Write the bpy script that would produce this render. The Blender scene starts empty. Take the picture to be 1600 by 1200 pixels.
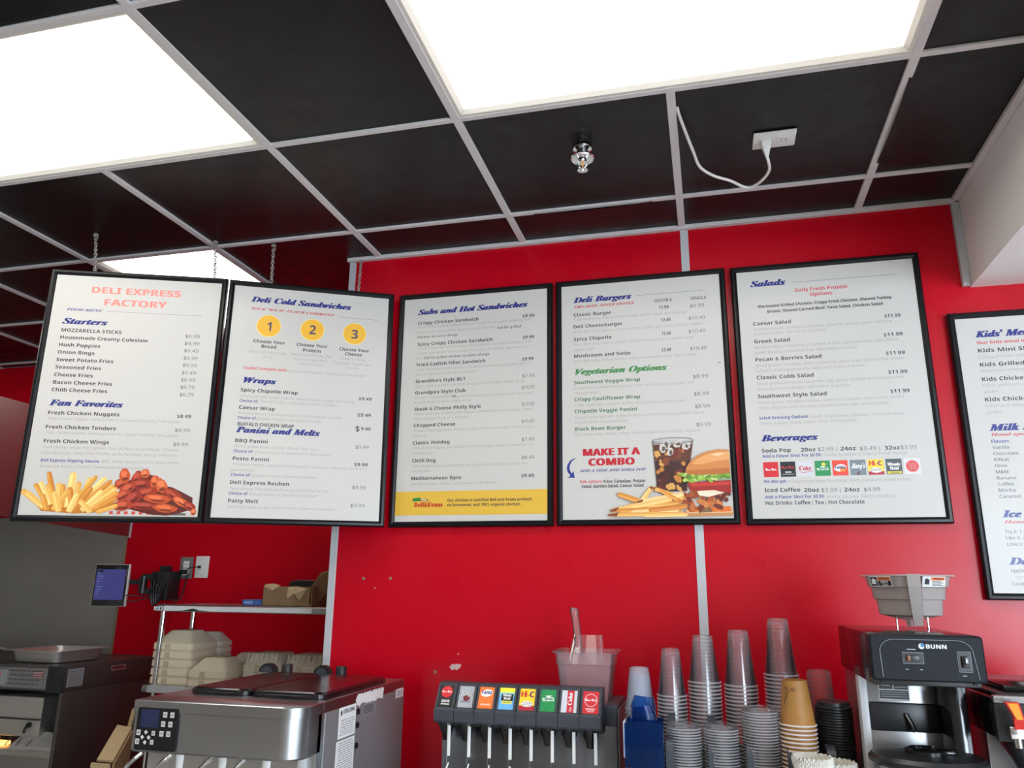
import bpy, bmesh, math, random
from math import pi, sin, cos, radians
from mathutils import Matrix, Vector

S = bpy.context.scene
COL = S.collection
rng = random.Random(7)

# light levels and the wall colour
WINB, WINS = 175.0, 105.0
PANELS, KPANEL = 4.0, 2.8
REDCOL, REDROUGH, REDSPEC = (0.50, 0.0004, 0.011), 0.30, 0.27

# ------------------------------------------------------------------ camera
CAM = Vector((0.0, -2.7181, 1.62))
YAW, PITCH, ROLL = 0.24970659, 0.25876397, -0.01088674
cam_data = bpy.data.cameras.new('camera')
cam_data.sensor_width = 36.0
cam_data.lens = 1202.0 / 1600.0 * 36.0
cam_data.clip_start = 0.02
cam = bpy.data.objects.new('camera', cam_data)
COL.objects.link(cam)
cam.matrix_world = (Matrix.Translation(CAM) @ Matrix.Rotation(YAW, 4, 'Z') @ Matrix.Rotation(PITCH, 4, 'X')
                    @ Matrix.Rotation(ROLL, 4, 'Y') @ Matrix.Rotation(pi / 2, 4, 'X'))
S.camera = cam

# ------------------------------------------------------------------ colour management, world, daylight
S.view_settings.view_transform = 'Standard'
S.view_settings.look = 'None'
S.view_settings.gamma = 1.0
S.view_settings.exposure = 0.68
S.view_settings.use_curve_mapping = False
S.cycles.transparent_max_bounces = 64
S.cycles.max_bounces = 10
S.cycles.sample_clamp_indirect = 6.0

world = bpy.data.worlds.new('world')
S.world = world
world.use_nodes = True
wn = world.node_tree
sky = wn.nodes.new('ShaderNodeTexSky')
sky.sky_type = 'HOSEK_WILKIE'
sky.turbidity = 4.0
sky.sun_direction = (0.3, 0.5, 0.8)
wn.links.new(sky.outputs[0], wn.nodes['Background'].inputs[0])
wn.nodes['Background'].inputs[1].default_value = 0.35


def window_light(name, loc, rot, sx, sy, power, color):
    d = bpy.data.lights.new(name, 'AREA')
    d.shape = 'RECTANGLE'
    d.size, d.size_y = sx, sy
    d.energy = power
    d.color = color
    o = bpy.data.objects.new(name, d)
    COL.objects.link(o)
    o.location = loc
    o.rotation_euler = rot
    return o


# daylight through the shop windows behind and to the right of the photographer
window_light('daylight_back', (3.3, -6.38, 1.55), (radians(90), 0, 0), 1.7, 2.0, WINB, (0.74, 0.87, 1.0))
window_light('daylight_side', (4.38, -4.0, 1.55), (0, radians(90), 0), 2.0, 3.2, WINS, (0.74, 0.87, 1.0))
PANEL_STRENGTH = PANELS
KITCHEN_STRENGTH = KPANEL

HC = 2.9347          # ceiling height
YK = 1.05            # kitchen wall
PX0, PITCHX = -1.8697, 0.6096   # ceiling grid: column L0 and pitch
GY0 = -0.2469        # ceiling grid: row nearest the wall


# ------------------------------------------------------------------ materials
def mat(name, base, rough=0.5, metal=0.0, spec=0.5, noise=None, bump=None, coat=0.0, emit=None, rvar=None, aniso=0.0):
    m = bpy.data.materials.new(name)
    m.use_nodes = True
    nt = m.node_tree
    b = nt.nodes['Principled BSDF']
    base = tuple(base) + (1.0,)
    b.inputs['Base Color'].default_value = base
    b.inputs['Roughness'].default_value = rough
    b.inputs['Metallic'].default_value = metal
    b.inputs['Specular IOR Level'].default_value = spec
    b.inputs['Coat Weight'].default_value = coat
    b.inputs['Coat Roughness'].default_value = 0.12
    tc = None
    if noise or bump or rvar:
        tc = nt.nodes.new('ShaderNodeTexCoord')
    if noise:           # (scale, amount): slight value variation that belongs to the surface
        n = nt.nodes.new('ShaderNodeTexNoise')
        n.inputs['Scale'].default_value = noise[0]
        n.inputs['Detail'].default_value = 4
        nt.links.new(tc.outputs['Object'], n.inputs['Vector'])
        mx = nt.nodes.new('ShaderNodeMix')
        mx.data_type = 'RGBA'
        k = noise[1]
        mx.inputs[6].default_value = tuple(max(0, c * (1 - k)) for c in base[:3]) + (1,)
        mx.inputs[7].default_value = tuple(min(1, c * (1 + k)) for c in base[:3]) + (1,)
        nt.links.new(n.outputs['Fac'], mx.inputs[0])
        nt.links.new(mx.outputs[2], b.inputs['Base Color'])
    if rvar:            # (scale, lo, hi)
        n = nt.nodes.new('ShaderNodeTexNoise')
        n.inputs['Scale'].default_value = rvar[0]
        n.inputs['Detail'].default_value = 3
        nt.links.new(tc.outputs['Object'], n.inputs['Vector'])
        mr = nt.nodes.new('ShaderNodeMapRange')
        mr.inputs[1].default_value, mr.inputs[2].default_value = 0.3, 0.7
        mr.inputs[3].default_value, mr.inputs[4].default_value = rvar[1], rvar[2]
        nt.links.new(n.outputs['Fac'], mr.inputs[0])
        nt.links.new(mr.outputs[0], b.inputs['Roughness'])
    if bump:            # (scale, strength, distance)
        n = nt.nodes.new('ShaderNodeTexNoise')
        n.inputs['Scale'].default_value = bump[0]
        n.inputs['Detail'].default_value = 3
        nt.links.new(tc.outputs['Object'], n.inputs['Vector'])
        bp = nt.nodes.new('ShaderNodeBump')
        bp.inputs['Strength'].default_value = bump[1]
        bp.inputs['Distance'].default_value = bump[2]
        nt.links.new(n.outputs['Fac'], bp.inputs['Height'])
        nt.links.new(bp.outputs[0], b.inputs['Normal'])
    if emit:
        b.inputs['Emission Color'].default_value = tuple(emit[:3]) + (1,)
        b.inputs['Emission Strength'].default_value = emit[3]
    return m


def clear_mat(name, tint, gloss=0.16, haze=0.1, hazecol=(0.9, 0.9, 0.9), rough=0.08, edge=1.0):
    """thin clear plastic: tinted see-through, a little milky, with a mirror-like sheen"""
    m = bpy.data.materials.new(name)
    m.use_nodes = True
    nt = m.node_tree
    nt.nodes.clear()
    out = nt.nodes.new('ShaderNodeOutputMaterial')
    tr = nt.nodes.new('ShaderNodeBsdfTransparent')
    tr.inputs[0].default_value = tuple(tint) + (1,)
    df = nt.nodes.new('ShaderNodeBsdfDiffuse')
    df.inputs[0].default_value = tuple(hazecol) + (1,)
    tl = nt.nodes.new('ShaderNodeBsdfTranslucent')
    tl.inputs[0].default_value = tuple(hazecol) + (1,)
    half = nt.nodes.new('ShaderNodeMixShader')
    half.inputs[0].default_value = 0.4
    nt.links.new(df.outputs[0], half.inputs[1])
    nt.links.new(tl.outputs[0], half.inputs[2])
    gl = nt.nodes.new('ShaderNodeBsdfGlossy')
    gl.inputs['Roughness'].default_value = rough
    m1 = nt.nodes.new('ShaderNodeMixShader')
    m1.inputs[0].default_value = haze
    nt.links.new(tr.outputs[0], m1.inputs[1])
    nt.links.new(half.outputs[0], m1.inputs[2])
    lw = nt.nodes.new('ShaderNodeLayerWeight')
    lw.inputs[0].default_value = gloss
    k = nt.nodes.new('ShaderNodeMath')
    k.operation = 'MULTIPLY'
    k.inputs[1].default_value = edge
    nt.links.new(lw.outputs['Fresnel'], k.inputs[0])
    m2 = nt.nodes.new('ShaderNodeMixShader')
    nt.links.new(k.outputs[0], m2.inputs[0])
    nt.links.new(m1.outputs[0], m2.inputs[1])
    nt.links.new(gl.outputs[0], m2.inputs[2])
    nt.links.new(m2.outputs[0], out.inputs[0])
    return m


def srgb(r, g, b):
    f = lambda c: c / 12.92 if c <= 0.04045 else ((c + 0.055) / 1.055) ** 2.4
    return (f(r / 255), f(g / 255), f(b / 255))


M = {
    'red': mat('red wall panel', REDCOL, REDROUGH, spec=REDSPEC, bump=(9, 0.05, 0.004), rvar=(3, REDROUGH - .05, REDROUGH + .05)),
    'kred': mat('red kitchen wall paint', REDCOL, 0.5, spec=0.08),
    'tile': mat('black ceiling tile', (0.0050, 0.0050, 0.0056), 0.38, spec=0.26, noise=(60, 0.5), bump=(240, 0.35, 0.002), rvar=(14, 0.3, 0.44)),
    'void': mat('plenum dark', (0.004, 0.004, 0.004), 0.9),
    'tee': mat('white ceiling grid metal', (0.62, 0.59, 0.59), 0.45, noise=(25, 0.08)),
    'strip': mat('grey joint strip', (0.50, 0.50, 0.52), 0.4, noise=(12, 0.06)),
    'paint': mat('white painted soffit', (0.84, 0.83, 0.81), 0.55, noise=(4, 0.04), bump=(40, 0.05, 0.003)),
    'cream': mat('taupe dining wall paint', (0.30, 0.27, 0.24), 0.6, noise=(3, 0.04)),
    'floor': mat('grey floor tile', (0.68, 0.66, 0.63), 0.5, noise=(5, 0.12)),
    'panel': mat('lit panel lens', (0.9, 0.9, 0.88), 0.5, emit=(1.0, 0.955, 0.875, PANEL_STRENGTH)),
    'kpanel': mat('lit kitchen panel lens', (0.9, 0.9, 0.88), 0.5, emit=(1.0, 0.97, 0.9, KITCHEN_STRENGTH)),
    'bezel': mat('ivory light bezel', (0.66, 0.63, 0.57), 0.4),
    'frame': mat('black snap frame', (0.005, 0.0055, 0.007), 0.32, spec=0.26, noise=(30, 0.1)),
    'poster': mat('white menu print', (0.575, 0.553, 0.522), 0.42, spec=0.32, coat=0.12, noise=(2.5, 0.015), bump=(3, 0.12, 0.01)),
    'steel': mat('brushed stainless steel', (0.42, 0.425, 0.435), 0.32, metal=1.0, noise=(4, 0.05), rvar=(3, 0.29, 0.36)),
    'satin': mat('satin grey machine panel', (0.30, 0.30, 0.31), 0.5, metal=0.55, noise=(5, 0.06)),
    'darkpanel': mat('dark brownish steel panel', (0.11, 0.10, 0.095), 0.42, metal=0.7, noise=(2.5, 0.2)),  # darker brownish steel tone with random variation
    'tower': mat('dim steel splash panel', (0.16, 0.16, 0.165), 0.33, metal=0.9, noise=(4, 0.08)),
    'navyface': mat('slate brewer face', (0.010, 0.012, 0.016), 0.5, spec=0.18, noise=(40, 0.1)),
    'dsteel': mat('stainless steel wall sheet', (0.50, 0.48, 0.45), 0.5, metal=1.0, noise=(2, 0.12), rvar=(4, 0.42, 0.58)),
    'hood': mat('stainless hood sheet', (0.38, 0.37, 0.365), 0.36, metal=1.0, noise=(3, 0.1)),
    'chrome': mat('chrome', (0.75, 0.75, 0.76), 0.12, metal=1.0),
    'chain': mat('zinc chain', (0.50, 0.47, 0.43), 0.35, metal=0.6),
    'black': mat('black plastic', (0.012, 0.013, 0.015), 0.35, noise=(30, 0.1)),
    'charcoal': mat('charcoal plastic', (0.042, 0.048, 0.060), 0.42, noise=(40, 0.12)),
    'gloss': mat('glossy black', (0.008, 0.008, 0.010), 0.14, spec=0.6),
    'lid': mat('dark hopper lid', (0.012, 0.006, 0.008), 0.2, spec=0.6, rvar=(6, 0.16, 0.26)),
    'pulp': mat('moulded fibre', (0.78, 0.68, 0.50), 0.75, noise=(60, 0.06), bump=(150, 0.15, 0.001)),
    'pulpgrey': mat('pale moulded fibre', (0.70, 0.63, 0.51), 0.75, noise=(60, 0.06), bump=(150, 0.15, 0.001)),
    'pulptab': mat('fibre closing tab', (0.54, 0.45, 0.32), 0.8, noise=(60, 0.06)),
    'pansteel': mat('pale steam pan steel', (0.66, 0.63, 0.59), 0.36, metal=0.85, noise=(8, 0.05)),  # lighter steel tone than the other sheet metal
    'foil': mat('foil sheet', (0.55, 0.53, 0.50), 0.45, metal=0.5, bump=(60, 0.3, 0.003)),
    'card': mat('brown cardboard', (0.30, 0.18, 0.085), 0.8, noise=(20, 0.15)),
    'cardlight': mat('pale cardboard', (0.42, 0.31, 0.17), 0.8, noise=(20, 0.12)),
    'white': mat('white plastic', (0.74, 0.73, 0.71), 0.4, noise=(20, 0.03)),
    'paper': mat('white label paper', (0.76, 0.76, 0.75), 0.6, noise=(30, 0.03)),
    'filter': mat('coffee filter paper', (0.72, 0.69, 0.62), 0.8, noise=(50, 0.05)),
    'greyplate': mat('grey outlet cover', (0.16, 0.16, 0.15), 0.4),
    'screen': mat('blue lit screen', (0.03, 0.03, 0.08), 0.25, emit=(0.017, 0.019, 0.085, 1.0)),
    'navy': mat('dark lit display', (0.01, 0.012, 0.03), 0.2, emit=(0.01, 0.016, 0.05, 0.5)),
    'screenline': mat('screen lettering', (0.1, 0.1, 0.2), 0.3, emit=(0.045, 0.05, 0.13, 1.0)),
    'orange': mat('orange print', (0.85, 0.17, 0.02), 0.4),
    'amber': mat('amber plastic', (0.85, 0.30, 0.02), 0.3),
    'redplastic': mat('red plastic handle', (0.60, 0.02, 0.015), 0.3),
    'rocker': mat('amber rocker lens', (0.16, 0.06, 0.02), 0.3),
    'blueprint': mat('blue carton print', (0.05, 0.12, 0.38), 0.5),
    'kraft': mat('brown woodgrain paper cup', (0.36, 0.165, 0.035), 0.5, noise=(22, 0.35)),
    'rim': mat('white paper cup rim', (0.70, 0.62, 0.60), 0.5),
    'cuplip': mat('black cup lid plastic', (0.010, 0.010, 0.011), 0.38),
    'ink': mat('black ink', (0.02, 0.02, 0.022), 0.5),
    'mark': mat('grey print', (0.25, 0.25, 0.26), 0.5),
    'chip': mat('chipped paint showing board', (0.62, 0.45, 0.43), 0.8),
    'brass': mat('screw anchor', (0.30, 0.24, 0.15), 0.5, metal=0.4),
    'clear': clear_mat('clear cup plastic', (0.997, 0.997, 0.998), 0.25, 0.0035, (0.95, 0.96, 1.0), 0.14, 0.45),
    'clearbase': clear_mat('clear cup foot ring', (0.985, 0.985, 0.99), 0.3, 0.11, (0.95, 0.96, 1.0), 0.12, 0.6),  # white haze brightens the ring in place of reflected light
    'clearrim': clear_mat('clear cup rolled rim', (0.90, 0.90, 0.91), 0.3, 0.42, (0.95, 0.96, 1.0), 0.12, 0.6),  # white haze put in for the bright glint along the rim
    'clearlid': clear_mat('clear lid plastic', (0.975, 0.975, 0.98), 0.3, 0.03, (0.95, 0.96, 0.98), 0.1, 0.5),
    'lidrim': clear_mat('clear lid rolled edge', (0.88, 0.88, 0.89), 0.3, 0.40, (0.92, 0.93, 0.95), 0.1, 0.8),  # haze whitens the edge in place of reflected light
    'bucket': clear_mat('milky clear tub', (0.93, 0.90, 0.91), 0.10, 0.20, (0.80, 0.72, 0.76), 0.2),
    'scoop': clear_mat('clear scoop plastic', (0.93, 0.93, 0.93), 0.30, 0.14, (0.85, 0.82, 0.82)),
    'milky': clear_mat('milky white cup', (0.88, 0.90, 0.95), 0.12, 0.42, (0.80, 0.82, 0.90), 0.2),
    'bluetub': clear_mat('blue see-through plastic', (0.22, 0.44, 0.76), 0.22, 0.16, (0.02, 0.10, 0.32), 0.12, 0.7),
    'funnel': clear_mat('cloudy brew funnel plastic', (0.82, 0.80, 0.79), 0.12, 0.70, (0.62, 0.58, 0.56), 0.25),
    'cable': mat('white cable', (0.70, 0.68, 0.66), 0.4),
    'glow': mat('warm heater glow', (0.8, 0.4, 0.1), 0.5, emit=(1.0, 0.42, 0.10, 2.0)),
}
INK = {}


def ink(r, g, b):
    k = (r, g, b)
    if k not in INK:
        INK[k] = mat('print %02x%02x%02x' % k, srgb(r, g, b), 0.45, coat=0.2)
    return INK[k]


# ------------------------------------------------------------------ mesh helpers
def rr(hw, hd, r, n=4, cx=0, cy=0):
    """rounded rectangle loop"""
    r = min(r, hw, hd)
    out = []
    for sx, sy, a0 in ((1, 1, 0), (-1, 1, pi / 2), (-1, -1, pi), (1, -1, 3 * pi / 2)):
        for i in range(n + 1):
            a = a0 + pi / 2 * i / n
            out.append((cx + sx * (hw - r) + r * cos(a), cy + sy * (hd - r) + r * sin(a)))
    return out


GLYPHS = {}


def glyph(s):
    """flat outline of a line of lettering, cached"""
    if s not in GLYPHS:
        c = bpy.data.curves.new('lettering', 'FONT')
        c.body = s
        c.resolution_u = 2
        o = bpy.data.objects.new('lettering', c)
        me = o.to_mesh()
        vs = [(v.co.x, v.co.y) for v in me.vertices]
        fs = [tuple(p.vertices) for p in me.polygons]
        o.to_mesh_clear()
        bpy.data.objects.remove(o)
        bpy.data.curves.remove(c)
        GLYPHS[s] = (vs, fs)
    return GLYPHS[s]


FACES = {'plain': (None, 0.682), 'fat': ((0x1D468, 0x1D482, 0x1D7CE), 0.671), 'serif': ((0x1D400, 0x1D41A, 0x1D7CE), 0.678),
         'sans': ((0x1D5D4, 0x1D5EE, 0x1D7EC), 0.714), 'script': ((0x1D4D0, 0x1D4EA, 0x1D7CE), 0.622),
         'light': ((0x1D5A0, 0x1D5BA, 0x1D7E2), 0.714)}


def style_text(s, face):
    m, h = FACES[face]
    if not m:
        return s, h
    t = ''
    for c in s:
        if 'A' <= c <= 'Z': t += chr(m[0] + ord(c) - 65)
        elif 'a' <= c <= 'z': t += chr(m[1] + ord(c) - 97)
        elif c.isdigit(): t += chr(m[2] + ord(c) - 48)
        else: t += c
    return t, h


class MB:
    def __init__(self):
        self.v, self.f, self.mi, self.mats = [], [], [], []

    def m(self, mt):
        mt = M[mt] if isinstance(mt, str) else mt
        if mt not in self.mats:
            self.mats.append(mt)
        return self.mats.index(mt)

    def add(self, vs, fs, mt, T=None):
        k = len(self.v)
        i = self.m(mt)
        self.v += [tuple(T @ Vector(p)) for p in vs] if T else [tuple(p) for p in vs]
        for f in fs:
            self.f.append(tuple(k + j for j in f))
            self.mi.append(i)
        return self

    def box(self, x0, x1, y0, y1, z0, z1, mt, bevel=0.0, T=None, seg=2):
        if bevel <= 0:
            vs = [(x, y, z) for x in (x0, x1) for y in (y0, y1) for z in (z0, z1)]
            return self.add(vs, [(0, 1, 3, 2), (4, 6, 7, 5), (0, 4, 5, 1), (2, 3, 7, 6), (0, 2, 6, 4), (1, 5, 7, 3)], mt, T)
        bm = bmesh.new()
        bmesh.ops.create_cube(bm, size=1.0)
        for v in bm.verts:
            v.co = Vector(((x0 + x1) / 2 + v.co.x * (x1 - x0), (y0 + y1) / 2 + v.co.y * (y1 - y0), (z0 + z1) / 2 + v.co.z * (z1 - z0)))
        bmesh.ops.bevel(bm, geom=list(bm.edges), offset=bevel, segments=seg, profile=0.5, affect='EDGES')
        bm.verts.index_update()
        self.add([v.co[:] for v in bm.verts], [[v.index for v in f.verts] for f in bm.faces], mt, T)
        bm.free()
        return self

    def loft(self, loops, mt, cap0=True, cap1=True, T=None, closed=True):
        """loops: list of equal-length lists of 3-D points"""
        n = len(loops[0])
        vs = [p for l in loops for p in l]
        fs = []
        for a in range(len(loops) - 1):
            for i in range(n if closed else n - 1):
                j = (i + 1) % n
                fs.append((a * n + i, a * n + j, (a + 1) * n + j, (a + 1) * n + i))
        if cap0: fs.append(tuple(reversed(range(n))))
        if cap1: fs.append(tuple((len(loops) - 1) * n + i for i in range(n)))
        return self.add(vs, fs, mt, T)

    def lathe(self, prof, mt, c=(0, 0, 0), seg=32, cap0=False, cap1=False, T=None):
        loops = [[(c[0] + r * cos(2 * pi * i / seg), c[1] + r * sin(2 * pi * i / seg), c[2] + z) for i in range(seg)] for r, z in prof]
        return self.loft(loops, mt, cap0, cap1, T)

    def tube(self, pts, r, mt, seg=8, T=None, caps=True):
        pts = [Vector(p) for p in pts]
        rs = r if isinstance(r, (list, tuple)) else [r] * len(pts)
        loops = []
        up = None
        for i, p in enumerate(pts):
            d = (pts[min(i + 1, len(pts) - 1)] - pts[max(i - 1, 0)]).normalized()
            if up is None:
                up = d.orthogonal().normalized()
            up = (up - d * up.dot(d))
            up = up.normalized() if up.length > 1e-6 else d.orthogonal().normalized()
            w = d.cross(up)
            loops.append([p + (up * cos(2 * pi * k / seg) + w * sin(2 * pi * k / seg)) * rs[i] for k in range(seg)])
        return self.loft(loops, mt, caps, caps, T)

    def prism(self, poly, x0, x1, mt, T=None):
        """poly: (y, z) outline swept along x"""
        return self.loft([[(x0, y, z) for y, z in poly], [(x1, y, z) for y, z in poly]], mt, True, True, T)

    def poly(self, pts, mt, T=None):
        return self.add(pts, [tuple(range(len(pts)))], mt, T)

    def text(self, s, face, x, y, h, mt, T, width=None, align='l', shear=0.0, weight=0.0, maxratio=1.6):
        """lettering in the plane of T (x right, y up); h = capital height; width fits the line"""
        t, cap = style_text(s, face)
        vs, fs = glyph(t)
        if not vs:
            return self
        x0 = min(p[0] for p in vs)
        x1 = max(p[0] for p in vs)
        k = h / cap
        kx = k
        if width:
            kx = width / max(1e-6, (x1 - x0 + shear * cap * 0.5))
            if kx > k * maxratio: kx = k * maxratio
        w = (x1 - x0) * kx
        ox = x - x0 * kx - (w / 2 if align == 'c' else w if align == 'r' else 0)
        shifts = (0,) if weight <= 0 else (-weight, weight, 0)
        for j, d in enumerate(shifts):     # heavier lettering: the outline printed again a hair to each side
            self.add([(ox + p[0] * kx + shear * p[1] * k + d * h, y + p[1] * k, j * 0.00004) for p in vs], fs, mt, T)
        return self

    def build(self, name, parent=None, smooth=35, T=None, props=None):
        me = bpy.data.meshes.new(name)
        me.from_pydata(self.v, [], self.f)
        for mt in self.mats:
            me.materials.append(mt)
        me.polygons.foreach_set('material_index', self.mi)
        if smooth:
            me.polygons.foreach_set('use_smooth', [True] * len(me.polygons))
            me.set_sharp_from_angle(angle=radians(smooth))
        me.update()
        o = bpy.data.objects.new(name, me)
        COL.objects.link(o)
        if parent is not None:
            o.parent = parent
        if T is not None:
            o.matrix_local = T
        if props:
            for k, v in props.items():
                o[k] = v
        return o

    def fixnormals(self):
        bm = bmesh.new()
        vs = [bm.verts.new(p) for p in self.v]
        fl = []
        for f in self.f:
            fl.append(bm.faces.new([vs[i] for i in f]))
        bmesh.ops.recalc_face_normals(bm, faces=bm.faces)
        bm.verts.index_update()
        self.f = [tuple(v.index for v in f.verts) for f in fl]
        bm.free()
        return self


def thing(name, label, cat, loc=(0, 0, 0), rotz=0.0, group=None, T=None):
    o = bpy.data.objects.new(name, None)
    o.empty_display_size = 0.05
    COL.objects.link(o)
    if T is not None:
        o.matrix_world = T
    else:
        o.location = loc
        o.rotation_euler = (0, 0, rotz)
    return tag(o, label, cat, group)


def tag(o, label, cat, group=None):
    o['label'] = label
    o['category'] = cat
    if group:
        o['group'] = group
    return o


def struct(mb, name, smooth=35):
    o = mb.build(name, smooth=smooth)
    o['kind'] = 'structure'
    return o


def dup(src, loc, rotz=None, label=None):
    r = src.copy()
    COL.objects.link(r)
    r.location = loc
    if rotz is not None:
        r.rotation_euler = (0, 0, rotz)
    if label:
        r['label'] = label
    for ch in src.children:
        c = ch.copy()
        COL.objects.link(c)
        c.parent = r
        for g in ch.children:
            d = g.copy()
            COL.objects.link(d)
            d.parent = c
    return r


def at(p, x=(1, 0, 0), y=(0, 0, 1)):
    """plane matrix: origin p, x axis and y axis of the drawing plane"""
    x = Vector(x).normalized()
    y = Vector(y)
    y = (y - x * x.dot(y)).normalized()
    z = x.cross(y)
    return Matrix((( x.x, y.x, z.x, p[0]), (x.y, y.y, z.y, p[1]), (x.z, y.z, z.z, p[2]), (0, 0, 0, 1)))


def disc(mb, x, y, rx, ry, mt, T, n=28, rot=0.0):
    pts = []
    for i in range(n):
        a = 2 * pi * i / n
        px, py = rx * cos(a), ry * sin(a)
        pts.append((x + px * cos(rot) - py * sin(rot), y + px * sin(rot) + py * cos(rot), 0))
    return mb.poly(pts, mt, T)


def rect(mb, x0, x1, y0, y1, mt, T):
    return mb.poly([(x0, y0, 0), (x1, y0, 0), (x1, y1, 0), (x0, y1, 0)], mt, T)


def up(T, d):
    return T @ Matrix.Translation((0, 0, d))

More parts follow.
